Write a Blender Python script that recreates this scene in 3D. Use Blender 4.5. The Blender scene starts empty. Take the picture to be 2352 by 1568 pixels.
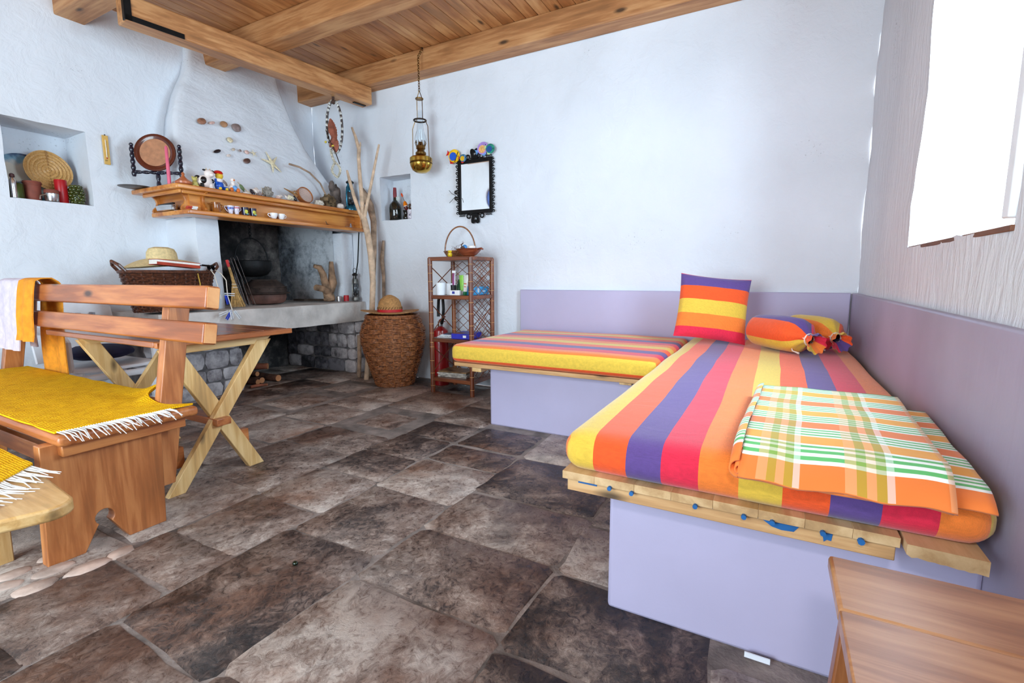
import bpy, bmesh, math, random
from mathutils import Vector, Matrix, noise, Euler
C = bpy.context.scene.collection
S = bpy.context.scene
RND = random.Random(7)
PI = math.pi
V = Vector

# ---------------------------------------------------------------- camera
cam_d = bpy.data.cameras.new('camera'); cam = bpy.data.objects.new('camera', cam_d); C.objects.link(cam)
cam_d.sensor_width = 36.0; cam_d.lens = 36.0 * 1103.7 / 2352.0; cam_d.clip_start = 0.02
_yaw, _pitch, _roll = math.radians(28.46), math.radians(7.70), math.radians(-0.224)
_f = V((-math.sin(_yaw)*math.cos(_pitch), math.cos(_yaw)*math.cos(_pitch), -math.sin(_pitch)))
_r = V((math.cos(_yaw), math.sin(_yaw), 0)); _u = _r.cross(_f)
_r2 = _r*math.cos(_roll) + _u*math.sin(_roll); _u2 = -_r*math.sin(_roll) + _u*math.cos(_roll)
cam.matrix_world = Matrix(((_r2.x, _u2.x, -_f.x, 0), (_r2.y, _u2.y, -_f.y, 0), (_r2.z, _u2.z, -_f.z, 1.0), (0, 0, 0, 1)))
S.camera = cam

# ---------------------------------------------------------------- world and lights
S.view_settings.view_transform = 'Standard'; S.view_settings.look = 'None'
S.view_settings.gamma = 1.0; S.view_settings.use_curve_mapping = False
S.view_settings.exposure = 0.20
w = bpy.data.worlds.new('sky'); S.world = w; w.use_nodes = True
w.node_tree.nodes['Background'].inputs[0].default_value = (0.86, 0.93, 1.0, 1)
w.node_tree.nodes['Background'].inputs[1].default_value = 3.4

def area(name, loc, direction, sx, sy, power, color):
    d = bpy.data.lights.new(name, 'AREA'); d.shape = 'RECTANGLE'; d.size = sx; d.size_y = sy
    d.energy = power; d.color = color
    o = bpy.data.objects.new(name, d); C.objects.link(o); o.location = loc
    o.rotation_euler = V(direction).to_track_quat('-Z', 'Y').to_euler()
    return o
# daylight through the window in the right wall
area('window_daylight', (0.80, 1.97, 1.72), (-1, -0.05, -0.12), 0.9, 1.1, 66, (0.58, 0.82, 1.0))
# daylight through the open doorway and window in the wall behind the photographer
area('door_daylight', (-1.75, -1.75, 1.30), (-0.34, 1, 0.10), 2.0, 2.1, 112, (0.69, 0.885, 1.0))
# the photographer's flash, held above the camera and bounced wide
area('flash', (0.10, -0.12, 1.42), (-0.26, 1, -0.06), 0.14, 0.10, 7.5, (1.0, 1.0, 0.99))

# ---------------------------------------------------------------- mesh helpers
class MB:
    def __init__(self): self.v = []; self.f = []
    def add(self, vs, fs, M=None):
        b = len(self.v)
        for p in vs:
            p = V(p); self.v.append(M @ p if M is not None else p)
        self.f += [tuple(b+i for i in f) for f in fs]; return self
    def box(self, x0, x1, y0, y1, z0, z1, M=None):
        return self.add([(x, y, z) for z in (z0, z1) for y in (y0, y1) for x in (x0, x1)],
            [(0,2,3,1),(4,5,7,6),(0,1,5,4),(2,6,7,3),(0,4,6,2),(1,3,7,5)], M)
    def cbox(self, c, s, M=None):
        return self.box(c[0]-s[0]/2, c[0]+s[0]/2, c[1]-s[1]/2, c[1]+s[1]/2, c[2]-s[2]/2, c[2]+s[2]/2, M)
    def beam(self, p, q, wd, ht, up=(0,0,1), M=None):
        p = V(p); q = V(q); d = (q-p); L = d.length; d.normalize()
        s = d.cross(V(up)); s.normalize(); u = s.cross(d)
        T = Matrix((( d.x, s.x, u.x, p.x), (d.y, s.y, u.y, p.y), (d.z, s.z, u.z, p.z), (0,0,0,1)))
        if M is not None: T = M @ T
        return self.box(0, L, -wd/2, wd/2, -ht/2, ht/2, T)
    def tube(self, pts, r, n=8, closed=False, M=None, squash=1.0):
        pts = [V(p) for p in pts]; k = len(pts)
        if not hasattr(r, '__len__'): r = [r]*k
        vs = []; prev = None
        for i, p in enumerate(pts):
            if closed: t = pts[(i+1) % k] - pts[i-1]
            else: t = pts[min(i+1, k-1)] - pts[max(i-1, 0)]
            if t.length < 1e-9: t = V((0,0,1))
            t.normalize()
            if prev is None:
                a = V((0,0,1)) if abs(t.z) < .9 else V((1,0,0)); a = t.cross(a); a.normalize()
            else:
                a = prev - t*prev.dot(t); a.normalize()
            prev = a; b = t.cross(a)
            for j in range(n):
                an = 2*PI*j/n; vs.append(p + (a*math.cos(an) + b*math.sin(an)*squash)*r[i])
        fs = []
        for i in range(k if closed else k-1):
            for j in range(n):
                a0 = i*n+j; a1 = i*n+(j+1) % n; b0 = ((i+1) % k)*n+j; b1 = ((i+1) % k)*n+(j+1) % n
                fs.append((a0, a1, b1, b0))
        if not closed:
            fs.append(tuple(reversed(range(n)))); fs.append(tuple(range((k-1)*n, k*n)))
        return self.add(vs, fs, M)
    def lathe(self, prof, c=(0,0,0), n=20, M=None, cap=True, sx=1.0, sy=1.0):
        vs = []; c = V(c)
        for r, z in prof:
            r = max(r, 1e-5)
            for j in range(n):
                a = 2*PI*j/n; vs.append(c + V((r*math.cos(a)*sx, r*math.sin(a)*sy, z)))
        fs = []; k = len(prof)
        for i in range(k-1):
            for j in range(n):
                fs.append((i*n+j, i*n+(j+1) % n, (i+1)*n+(j+1) % n, (i+1)*n+j))
        if cap:
            if prof[0][0] > 1e-4: fs.append(tuple(reversed(range(n))))
            if prof[-1][0] > 1e-4: fs.append(tuple(range((k-1)*n, k*n)))
        return self.add(vs, fs, M)
    def prism(self, poly, z0, z1, M=None, inset=0.0):
        n = len(poly)
        vs = [(x, y, z0) for x, y in poly] + [(x, y, z1) for x, y in poly]
        fs = [tuple(reversed(range(n))), tuple(range(n, 2*n))] + [(i, (i+1) % n, n+(i+1) % n, n+i) for i in range(n)]
        return self.add(vs, fs, M)
    def blob(self, c, r, n=12, m=8, amp=0.0, freq=3.0, seed=0.0, M=None):
        c = V(c)
        if not hasattr(r, '__len__'): r = (r, r, r)
        vs = []
        def P(th, ph):
            d = V((math.sin(th)*math.cos(ph), math.sin(th)*math.sin(ph), math.cos(th)))
            k = 1.0 + (amp*noise.noise(d*freq + V((seed, seed*1.7, -seed))) if amp else 0)
            return c + V((d.x*r[0], d.y*r[1], d.z*r[2]))*k
        vs.append(P(0, 0))
        for i in range(1, m):
            for j in range(n): vs.append(P(PI*i/m, 2*PI*j/n))
        vs.append(P(PI, 0)); L = len(vs)-1; fs = []
        for j in range(n): fs.append((0, 1+j, 1+(j+1) % n))
        for i in range(m-2):
            for j in range(n):
                a = 1+i*n+j; b = 1+i*n+(j+1) % n; fs.append((a, a+n, b+n, b))
        for j in range(n): fs.append((L, L-n+(j+1) % n, L-n+j))
        return self.add(vs, fs, M)
    def grid(self, fn, nu, nv, M=None):
        vs = [fn(i/(nu-1), j/(nv-1)) for i in range(nu) for j in range(nv)]
        fs = [(i*nv+j, (i+1)*nv+j, (i+1)*nv+j+1, i*nv+j+1) for i in range(nu-1) for j in range(nv-1)]
        return self.add(vs, fs, M)
    def sheet(self, fn, nu, nv, th, M=None):
        # closed slab following fn(u,v) with thickness th below it (along -normal approx given by fn2)
        b = len(self.v); top = [[V(fn(i/(nu-1), j/(nv-1))) for j in range(nv)] for i in range(nu)]
        vs = []; nrm = []
        for i in range(nu):
            for j in range(nv):
                du = top[min(i+1, nu-1)][j] - top[max(i-1, 0)][j]; dv = top[i][min(j+1, nv-1)] - top[i][max(j-1, 0)]
                nn = du.cross(dv); nn.normalize(); nrm.append(nn); vs.append(top[i][j])
        K = nu*nv; vs2 = [p - nrm[i]*th for i, p in enumerate(vs)]
        fs = []
        for i in range(nu-1):
            for j in range(nv-1):
                a = i*nv+j; fs.append((a, a+nv, a+nv+1, a+1)); fs.append((K+a, K+a+1, K+a+nv+1, K+a+nv))
        for i in range(nu-1):
            a = i*nv; fs.append((a, K+a, K+a+nv, a+nv)); a = i*nv+nv-1; fs.append((a, a+nv, K+a+nv, K+a))
        for j in range(nv-1):
            a = j; fs.append((a, a+1, K+a+1, K+a)); a = (nu-1)*nv+j; fs.append((a, K+a, K+a+1, a+1))
        return self.add(vs+vs2, fs, M)
    def torus(self, c, R, r, n=24, m=8, M=None, sx=1.0, sy=1.0):
        pts = [V(c) + V((R*math.cos(2*PI*i/n)*sx, R*math.sin(2*PI*i/n)*sy, 0)) for i in range(n)]
        return self.tube(pts, r, m, True, M)

def rot(axis, deg, loc=(0,0,0)):
    return Matrix.Translation(V(loc)) @ Matrix.Rotation(math.radians(deg), 4, axis)
def frame(x, y, z, o):
    x = V(x); y = V(y); z = V(z)
    return Matrix(((x.x, y.x, z.x, o[0]), (x.y, y.y, z.y, o[1]), (x.z, y.z, z.z, o[2]), (0,0,0,1)))

def tag(o, label=None, cat=None, group=None, kind=None):
    if label: o['label'] = label
    if cat: o['category'] = cat
    if group: o['group'] = group
    if kind: o['kind'] = kind
    return o
def thing(name, label, cat, loc=(0,0,0), rz=0.0, group=None, kind=None):
    o = bpy.data.objects.new(name, None); C.objects.link(o); o.empty_display_size = .05
    o.location = loc; o.rotation_euler = (0, 0, rz)
    return tag(o, label, cat, group, kind)
def obj(name, mb, mat, parent=None, label=None, cat=None, group=None, kind=None, bevel=0.0, world=False, sharp=35, seg=2, origin=None):
    """one mesh object; world=True: coordinates given in the room, moved into the parent's own frame"""
    vs = mb.v
    if parent is not None and world:
        lp = parent; T = Matrix.Identity(4)
        while lp is not None:
            T = (Matrix.Translation(lp.location) @ lp.rotation_euler.to_matrix().to_4x4()) @ T; lp = lp.parent
        I = T.inverted(); vs = [I @ p for p in vs]
    loc = None
    if parent is None:
        if origin is None:
            lo = V((min(p.x for p in vs), min(p.y for p in vs), min(p.z for p in vs)))
            hi = V((max(p.x for p in vs), max(p.y for p in vs), max(p.z for p in vs)))
            origin = V(((lo.x+hi.x)/2, (lo.y+hi.y)/2, lo.z))
        origin = V(origin); vs = [p-origin for p in vs]; loc = origin
    me = bpy.data.meshes.new(name); me.from_pydata([tuple(p) for p in vs], [], mb.f)
    bm = bmesh.new(); bm.from_mesh(me); bmesh.ops.recalc_face_normals(bm, faces=bm.faces); bm.to_mesh(me); bm.free()
    for p in me.polygons: p.use_smooth = True
    me.set_sharp_from_angle(angle=math.radians(sharp))
    if mat: me.materials.append(mat)
    o = bpy.data.objects.new(name, me); C.objects.link(o)
    if parent is not None: o.parent = parent
    else: o.location = loc
    if bevel > 0:
        b = o.modifiers.new('bevel', 'BEVEL'); b.width = bevel; b.segments = seg; b.limit_method = 'ANGLE'; b.angle_limit = math.radians(40)
    return tag(o, label, cat, group, kind)
def copy_tree(o, parent=None):
    c = o.copy(); C.objects.link(c); c.parent = parent
    for ch in list(o.children): copy_tree(ch, c)
    return c

# ---------------------------------------------------------------- material helpers
def lin(c):
    return tuple(((x/255)/12.92 if x/255 <= .04045 else ((x/255+.055)/1.055)**2.4) for x in c) + (1.0,)
def newmat(name):
    m = bpy.data.materials.new(name); m.use_nodes = True; nt = m.node_tree
    return m, nt, nt.nodes['Principled BSDF']
def node(nt, t, ins=None, **kw):
    n = nt.nodes.new(t)
    for k, v in kw.items(): setattr(n, k, v)
    for k, v in (ins or {}).items():
        if hasattr(v, 'node'): nt.links.new(v, n.inputs[k])
        else: n.inputs[k].default_value = v
    return n
def ramp(nt, fac, stops, interp='LINEAR'):
    r = node(nt, 'ShaderNodeValToRGB', {0: fac}); r.color_ramp.interpolation = interp
    e = r.color_ramp.elements
    while len(e) < len(stops): e.new(1.0)
    for el, (p, c) in zip(e, stops): el.position = p; el.color = c if len(c) == 4 else lin(c)
    return r.outputs[0]
def bump(nt, b, h, strength, dist=0.01):
    n = node(nt, 'ShaderNodeBump', {'Strength': strength, 'Distance': dist, 'Height': h}); nt.links.new(n.outputs[0], b.inputs['Normal'])
    return n
def coords(nt, scale=(1,1,1), src='Object', rnd=True):
    tc = node(nt, 'ShaderNodeTexCoord'); out = tc.outputs[src]
    if rnd:
        oi = node(nt, 'ShaderNodeObjectInfo'); ml = node(nt, 'ShaderNodeMath', {0: oi.outputs['Random'], 1: 37.0}, operation='MULTIPLY')
        cb = node(nt, 'ShaderNodeCombineXYZ', {0: ml.outputs[0], 1: ml.outputs[0], 2: ml.outputs[0]})
        ad = node(nt, 'ShaderNodeVectorMath', {0: out, 1: cb.outputs[0]}, operation='ADD'); out = ad.outputs[0]
    mp = node(nt, 'ShaderNodeMapping', {'Vector': out, 'Scale': scale}); return mp.outputs[0]
_cache = {}
def plain(name, c, rough=.5, metal=0.0, var=.10, scale=14, bmp=0.0, bscale=80, trans=0.0, ior=1.45, coat=0.0, alpha=1.0):
    if name in _cache: return _cache[name]
    m, nt, b = newmat(name); co = coords(nt)
    nz = node(nt, 'ShaderNodeTexNoise', {'Vector': co, 'Scale': scale, 'Detail': 4.0})
    c1 = tuple(max(0, x*(1-var)) for x in c); c2 = tuple(min(255, x*(1+var*.7)) for x in c)
    nt.links.new(ramp(nt, nz.outputs[0], [(.3, c1), (.7, c2)]), b.inputs['Base Color'])
    b.inputs['Roughness'].default_value = rough; b.inputs['Metallic'].default_value = metal
    b.inputs['Transmission Weight'].default_value = trans; b.inputs['IOR'].default_value = ior
    b.inputs['Coat Weight'].default_value = coat
    if bmp:
        n2 = node(nt, 'ShaderNodeTexNoise', {'Vector': co, 'Scale': bscale, 'Detail': 5.0}); bump(nt, b, n2.outputs[0], bmp)
    _cache[name] = m; return m
def wood(name, c1, c2, axis='X', rough=.45, scale=1.0, knots=True, coat=.15, bmp=.15, stretch=14):
    if name in _cache: return _cache[name]
    m, nt, b = newmat(name)
    sc = {'X': (1, stretch, stretch), 'Y': (stretch, 1, stretch), 'Z': (stretch, stretch, 1)}[axis]
    co = coords(nt, tuple(s*scale for s in sc))
    co2 = coords(nt, tuple((s*.32 if s > 1 else 1.0)*scale for s in sc))
    dist = node(nt, 'ShaderNodeTexNoise', {'Vector': co2, 'Scale': 1.6, 'Detail': 3.0, 'Distortion': .6})
    n1 = node(nt, 'ShaderNodeTexNoise', {'Vector': co, 'Scale': 2.6, 'Detail': 6.0, 'Roughness': .62, 'Distortion': .35})
    mx = node(nt, 'ShaderNodeMath', {0: n1.outputs[0], 1: dist.outputs[0]}, operation='ADD')
    hf = node(nt, 'ShaderNodeMath', {0: mx.outputs[0], 1: .5}, operation='MULTIPLY')
    cm = tuple((a+d)/2 for a, d in zip(c1, c2))
    col = ramp(nt, hf.outputs[0], [(.37, tuple(x*.86 for x in c2)), (.46, c2), (.52, cm), (.62, c1)])
    if knots:
        vo = node(nt, 'ShaderNodeTexVoronoi', {'Vector': coords(nt, {'X': (2.2,6,6), 'Y': (6,2.2,6), 'Z': (6,6,2.2)}[axis]), 'Scale': 1.0, 'Randomness': 1.0})
        k = ramp(nt, vo.outputs['Distance'], [(.05, (0,0,0,1)), (.13, (1,1,1,1))])
        mxn = node(nt, 'ShaderNodeMix', {0: k, 6: lin(tuple(x*.45 for x in c2)), 7: col}, data_type='RGBA'); col = mxn.outputs[2]
    nt.links.new(col, b.inputs['Base Color']); b.inputs['Roughness'].default_value = rough; b.inputs['Coat Weight'].default_value = coat
    b.inputs['Coat Roughness'].default_value = .35
    bump(nt, b, n1.outputs[0], bmp, .004)
    _cache[name] = m; return m
def plaster(name, c, rough=.85, bmp=.36, dirt=.05, stretch=(1,1,1), bscale=9.0):
    if name in _cache: return _cache[name]
    m, nt, b = newmat(name); co = coords(nt, rnd=False); cs = coords(nt, stretch, rnd=False)
    n1 = node(nt, 'ShaderNodeTexNoise', {'Vector': co, 'Scale': 1.3, 'Detail': 5.0})
    base = ramp(nt, n1.outputs[0], [(.3, tuple(x*(1-dirt) for x in c)), (.65, c)])
    sp = node(nt, 'ShaderNodeTexNoise', {'Vector': co, 'Scale': 70.0, 'Detail': 2.0})
    ms = node(nt, 'ShaderNodeTexNoise', {'Vector': co, 'Scale': 2.1, 'Detail': 1.0})
    pr = node(nt, 'ShaderNodeMath', {0: sp.outputs[0], 1: ms.outputs[0]}, operation='MULTIPLY')
    k = ramp(nt, pr.outputs[0], [(.445, (0,0,0,1)), (.50, (.6,.6,.6,1))])
    mxn = node(nt, 'ShaderNodeMix', {0: k, 6: base, 7: lin(tuple(x*.74 for x in c))}, data_type='RGBA')
    nt.links.new(mxn.outputs[2], b.inputs['Base Color']); b.inputs['Roughness'].default_value = rough
    n2 = node(nt, 'ShaderNodeTexNoise', {'Vector': cs, 'Scale': bscale, 'Detail': 7.0, 'Roughness': .6, 'Distortion': .5})
    n3 = node(nt, 'ShaderNodeTexNoise', {'Vector': cs, 'Scale': 2.2, 'Detail': 2.0})
    ad = node(nt, 'ShaderNodeMath', {0: n2.outputs[0], 1: n3.outputs[0]}, operation='ADD')
    bump(nt, b, ad.outputs[0], bmp, .03)
    _cache[name] = m; return m
def glass(name, c, rough=.03, dens=1.0):
    return plain(name, c, rough=rough, trans=1.0, var=.0)

# ---------------------------------------------------------------- shared colours
WHITE = plaster('white_plaster', (230, 234, 241))
WHITE_R = plaster('white_plaster_brushed', (226, 228, 234), bmp=.5, stretch=(1, 2.6, .55), bscale=13)
WHITE_H = plaster('white_plaster_rough', (232, 236, 243), bmp=.42, stretch=(1.3, .9, 2.0), bscale=7)
LILAC = plaster('lilac_paint', (190, 183, 213), rough=.55, bmp=.06, dirt=.07)
LILAC_R = plaster('lilac_paint_shaded', (178, 170, 194), rough=.5, bmp=.06, dirt=.16, stretch=(1, 2, .3))  # same lilac with the right wall's shade put into the colour, more blotchy dirt
BLACK = plain('black_iron', (22, 21, 22), .45, .6, .2)
DARK = plain('dark_metal', (58, 55, 54), .4, .8, .25)
STEEL = plain('steel', (205, 206, 208), .22, 1.0, .08)
BRASS = plain('brass', (196, 158, 70), .2, 1.0, .12)
BRASS_D = plain('old_brass', (120, 92, 52), .35, 1.0, .2)
CERW = plain('white_ceramic', (244, 243, 244), .15, 0, .02, coat=.5)
REDP = plain('red_wax', (176, 18, 28), .35, 0, .1)
LTWOOD_X = wood('pale_pine_x', (232, 196, 138), (206, 160, 98), 'X')
LTWOOD_Z = wood('pale_pine_z', (232, 196, 138), (206, 160, 98), 'Z')
LTWOOD_Y = wood('pale_pine_y', (232, 196, 138), (206, 160, 98), 'Y')
ORWOOD_X = wood('varnished_pine_x', (198, 124, 68), (156, 84, 40), 'X', rough=.35, coat=.3)
ORWOOD_Y = wood('varnished_pine_y', (200, 128, 70), (160, 88, 42), 'Y', rough=.35, coat=.3)
ORWOOD_Z = wood('varnished_pine_z', (206, 136, 80), (168, 98, 50), 'Z', rough=.38, coat=.25)
ENDGRAIN = wood('end_grain', (232, 172, 112), (206, 136, 78), 'X', rough=.6, knots=False, coat=.05, stretch=2)
# ================================================================ the room
XL, XR, YB, YF, ZC = -4.42, 0.465, 3.72, -1.70, 2.96
def lines(a, b, step, extra):
    n = max(1, int(round((b-a)/step))); L = [a+(b-a)*i/n for i in range(n+1)]
    for e in extra:
        if a < e < b: L = [x for x in L if abs(x-e) > step*.45 or x in (a, b)] + [e]
    return sorted(set(L))
def wall(name, mp, u0, u1, z0, z1, holes, mat, step=.07, amp=.007, edge=.006, thick=.45):
    """wall face with recesses; mp(u, z, depth) -> room point; holes: (u0,u1,z0,z1,depth,through)"""
    us = lines(u0, u1, step, [h[i] for h in holes for i in (0, 1)]); zs = lines(z0, z1, step, [h[i] for h in holes for i in (2, 3)])
    mb = MB(); idx = {}
    def vert(u, z, d):
        k = (round(u, 4), round(z, 4), round(d, 4))
        if k not in idx:
            p = V((u*2.3, z*2.3, d*2.3 + len(name)))
            du = noise.noise(p*3.1)*edge; dz = noise.noise(p*3.1 + V((9, 4, 2)))*edge; dd = noise.noise(p*.9)*amp + noise.noise(p*4)*amp*.4
            if u in (u0, u1): du = 0
            if z in (z0, z1): dz = 0
            idx[k] = len(mb.v); mb.v.append(V(mp(u+du, z+dz, d+dd)))
        return idx[k]
    def inside(u, z): return any(h[0]-1e-5 < u < h[1]+1e-5 and h[2]-1e-5 < z < h[3]+1e-5 for h in holes)
    for i in range(len(us)-1):
        for j in range(len(zs)-1):
            if not inside((us[i]+us[i+1])/2, (zs[j]+zs[j+1])/2):
                mb.f.append((vert(us[i], zs[j], 0), vert(us[i+1], zs[j], 0), vert(us[i+1], zs[j+1], 0), vert(us[i], zs[j+1], 0)))
    for a, b, c, d, dp, thr in holes:
        hu = [u for u in us if a-1e-5 <= u <= b+1e-5]; hz = [z for z in zs if c-1e-5 <= z <= d+1e-5]
        nd = max(1, int(dp/.07)); ds = [dp*i/nd for i in range(nd+1)]
        for k in range(nd):
            for i in range(len(hu)-1):
                for z in (c, d):
                    if z <= z0+1e-5: continue
                    mb.f.append((vert(hu[i], z, ds[k]), vert(hu[i+1], z, ds[k]), vert(hu[i+1], z, ds[k+1]), vert(hu[i], z, ds[k+1])))
            for j in range(len(hz)-1):
                for u in (a, b):
                    mb.f.append((vert(u, hz[j], ds[k]), vert(u, hz[j+1], ds[k]), vert(u, hz[j+1], ds[k+1]), vert(u, hz[j], ds[k+1])))
        if not thr:
            for i in range(len(hu)-1):
                for j in range(len(hz)-1):
                    mb.f.append((vert(hu[i], hz[j], dp), vert(hu[i+1], hz[j], dp), vert(hu[i+1], hz[j+1], dp), vert(hu[i], hz[j+1], dp)))
    o = obj(name, mb, mat, kind='structure', sharp=50, origin=mp((u0+u1)/2, z0, 0)); return o
wall('wall_back', lambda u, z, d: (u, YB+d, z), XL-.5, XR+.5, 0, ZC, [(-3.50, -3.112, 1.556, 1.975, .20, False)], WHITE)
wall('wall_left', lambda u, z, d: (XL-d, u, z), YF, YB, 0, ZC, [(1.285, 1.73, 1.525, 2.04, .34, False), (2.40, 3.605, 0.0, 1.80, .48, False)], WHITE)
wall('wall_right', lambda u, z, d: (XR+d, u, z), YF, YB, 0, ZC, [(1.52, 2.47, 1.108, 2.35, .42, True)], WHITE_R, amp=.012, edge=.014)
wall('wall_rear', lambda u, z, d: (u, YF-d, z), XL, XR, 0, ZC, [(-2.80, -.70, 0.0, 2.35, .4, True)], WHITE, step=.2)

# lilac painted panels that back the two beds
obj('trim_1', MB().box(-1.915, .43, 3.682, 3.725, .30, .888), LILAC, kind='structure', bevel=.006)
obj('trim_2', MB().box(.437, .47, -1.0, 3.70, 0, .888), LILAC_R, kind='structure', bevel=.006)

# window_1: white casement in the right wall
w1 = thing('window_1', None, None, (XR+.2, 1.56, 1.108), kind='structure')
WINW = plain('white_window_paint', (240, 242, 245), .35, 0, .03)
wf = obj('window_frame', MB().box(.83, .87, 1.535, 1.59, 1.114, 2.33).box(.83, .87, 2.40, 2.455, 1.114, 2.33).box(.83, .87, 1.59, 2.40, 1.114, 1.15).box(.83, .87, 1.59, 2.40, 2.29, 2.33), WINW, w1, world=True, bevel=.004)
cs = obj('casement', MB().box(.462, .50, 1.535, 1.575, 1.13, 2.3).box(.79, .828, 1.535, 1.575, 1.13, 2.3).box(.50, .79, 1.535, 1.575, 1.13, 1.18).box(.50, .79, 1.535, 1.575, 2.25, 2.3), WINW, w1, world=True, bevel=.004)
obj('pane', MB().box(.498, .792, 1.552, 1.557, 1.178, 2.252), glass('window_glass', (250, 252, 255), .0), w1, world=True)
obj('window_sill', MB().box(.462, .89, 1.515, 2.47, 1.098, 1.112), plain('brown_sill_board', (112, 70, 48), .6), w1, world=True, bevel=.002)

# ceiling of boards along the depth of the room, on joists
BOARD = wood('ceiling_boards', (208, 150, 94), (170, 108, 58), 'Y', rough=.5, stretch=9)
BOARD2 = wood('ceiling_boards_pale', (216, 164, 110), (184, 124, 72), 'Y', rough=.5, stretch=9)
ceil = obj('ceiling', MB().box(XL-.4, XR+.4, YF-.3, YB+.3, ZC+.02, ZC+.14), BOARD, kind='structure')
bw = .101; nb = int((XR-XL)/bw)+1
for i in range(nb):
    x = XL + i*bw
    m = MB().box(x+.0015, x+bw-.0015, YF, YB+.02, ZC-.002, ZC+.019)
    obj('ceiling_board', m, BOARD if RND.random() < .6 else BOARD2, ceil, world=True, bevel=.003, seg=1)
JOIST = wood('joist_pine', (204, 152, 102), (170, 114, 68), 'X', rough=.55, coat=.05)
for k, y in enumerate((-1.22, -.27, .68, 1.63, 2.58, 3.55)):
    nm = ['behind the photographer', 'overhead by the doorway', 'just above the view', 'nearest joist, its end left of the iron-strapped beam', 'middle joist crossing above the iron-strapped beam', 'joist lying along the top of the back wall'][k]
    obj('ceiling_joist', MB().box(XL-.05, XR+.05, y, y+.17, 2.78, ZC-.002), JOIST, bevel=.008, kind='structure', label='pine ceiling joist, ' + nm)

# beam hung under the joists on iron straps
bt = thing('hanging_beam', 'pine beam hung under the joists on black iron straps', 'beam', (-3.655, 2.68, 2.62))
BEAM = wood('beam_pine', (208, 154, 102), (176, 118, 70), 'Y', rough=.5, coat=.1)
p0, p1 = V((-3.775, 1.735, 2.70)), V((-3.535, 3.63, 2.70)); bd = (p1-p0).normalized(); bs = V((bd.y, -bd.x, 0))
obj('timber', MB().beam(p0, p1, .145, .158), BEAM, bt, world=True, bevel=.01)
def strap(mb, a, b, wd=.03, th=.006, up=(0,0,1)): return mb.beam(a, b, wd, th, up)
st = MB()
st.beam(p0 + bs*.0755 + bd*.017 + V((0,0,-.08)), p0 + bs*.0755 + bd*.017 + V((0,0,.08)), .034, .006, bs)
st.beam(p0 + bs*.0755 + V((0,0,-.064)), p0 + bs*.0755 + bd*.33 + V((0,0,-.064)), .006, .032)
st.beam(p0 - bd*.003 + bs*.06 + V((0,0,-.08)), p0 - bd*.003 + bs*.06 + V((0,0,.08)), .034, .006, bd)
obj('iron_strap', st, BLACK, bt, world=True)
st = MB(); e = p1 - bd*.09
st.beam(e - bs*.0 + V((0,0,-.082)) - bd*.07, e + V((0,0,-.082)) + bd*.06, .03, .006)
obj('iron_strap', st, BLACK, bt, world=True)
obj('iron_bolt', MB().tube([p1 + V((.0, -.05, .078)), p1 + V((.0, -.05, .155))], .017, 10), BLACK, bt, world=True)

# ---------------------------------------------------------------- floor of old stone slabs
def stone_mat():
    m, nt, b = newmat('floor_stone'); co = coords(nt); cw = coords(nt, rnd=False); ca = coords(nt, (1.0, .85, 1.0))
    oi = node(nt, 'ShaderNodeObjectInfo')
    n1 = node(nt, 'ShaderNodeTexNoise', {'Vector': co, 'Scale': 4.2, 'Detail': 10.0, 'Roughness': .7, 'Distortion': .7})
    n2 = node(nt, 'ShaderNodeTexNoise', {'Vector': ca, 'Scale': 34.0, 'Detail': 8.0, 'Roughness': .8, 'Distortion': 1.2})
    n3 = node(nt, 'ShaderNodeTexNoise', {'Vector': cw, 'Scale': 2.3, 'Detail': 8.0, 'Roughness': .66})
    a = node(nt, 'ShaderNodeMath', {0: n1.outputs[0], 1: .52}, operation='MULTIPLY')
    bb = node(nt, 'ShaderNodeMath', {0: n2.outputs[0], 1: .48}, operation='MULTIPLY')
    s = node(nt, 'ShaderNodeMath', {0: a.outputs[0], 1: bb.outputs[0]}, operation='ADD')
    off = node(nt, 'ShaderNodeMath', {0: oi.outputs['Random'], 1: .16, 2: -.075}, operation='MULTIPLY_ADD')
    s2 = node(nt, 'ShaderNodeMath', {0: s.outputs[0], 1: off.outputs[0]}, operation='ADD')
    col = ramp(nt, s2.outputs[0], [(.37, (44, 37, 37)), (.43, (84, 68, 62)), (.485, (134, 113, 102)), (.54, (166, 147, 136)), (.61, (204, 188, 177))])
    rust = ramp(nt, n3.outputs[0], [(.47, (0,0,0,1)), (.64, (.85,.85,.85,1))])
    mx = node(nt, 'ShaderNodeMix', {0: rust, 6: col, 7: lin((176, 132, 104))}, data_type='RGBA', blend_type='MULTIPLY')
    gr = ramp(nt, n3.outputs[0], [(.34, (.6,.6,.6,1)), (.46, (0,0,0,1))])
    mg = node(nt, 'ShaderNodeMix', {0: gr, 6: mx.outputs[2], 7: lin((66, 60, 62))}, data_type='RGBA')
    nt.links.new(mg.outputs[2], b.inputs['Base Color'])
    rr = ramp(nt, n2.outputs[0], [(.38, (.22,.22,.22,1)), (.58, (.5,.5,.5,1))]); nt.links.new(rr, b.inputs['Roughness'])
    h2 = node(nt, 'ShaderNodeMath', {0: n2.outputs[0], 1: .5}, operation='MULTIPLY')
    sm = node(nt, 'ShaderNodeMath', {0: h2.outputs[0], 1: n1.outputs[0]}, operation='ADD')
    bump(nt, b, sm.outputs[0], .9, .014); return m
STONE = stone_mat()
GROUT = plain('floor_mortar', (124, 112, 106), .8, 0, .3, 9, .5, 60)
floor = obj('floor', MB().box(XL-.5, XR+.3, YF-.4, YB+.1, -.12, -.0018), GROUT, kind='structure')
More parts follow.
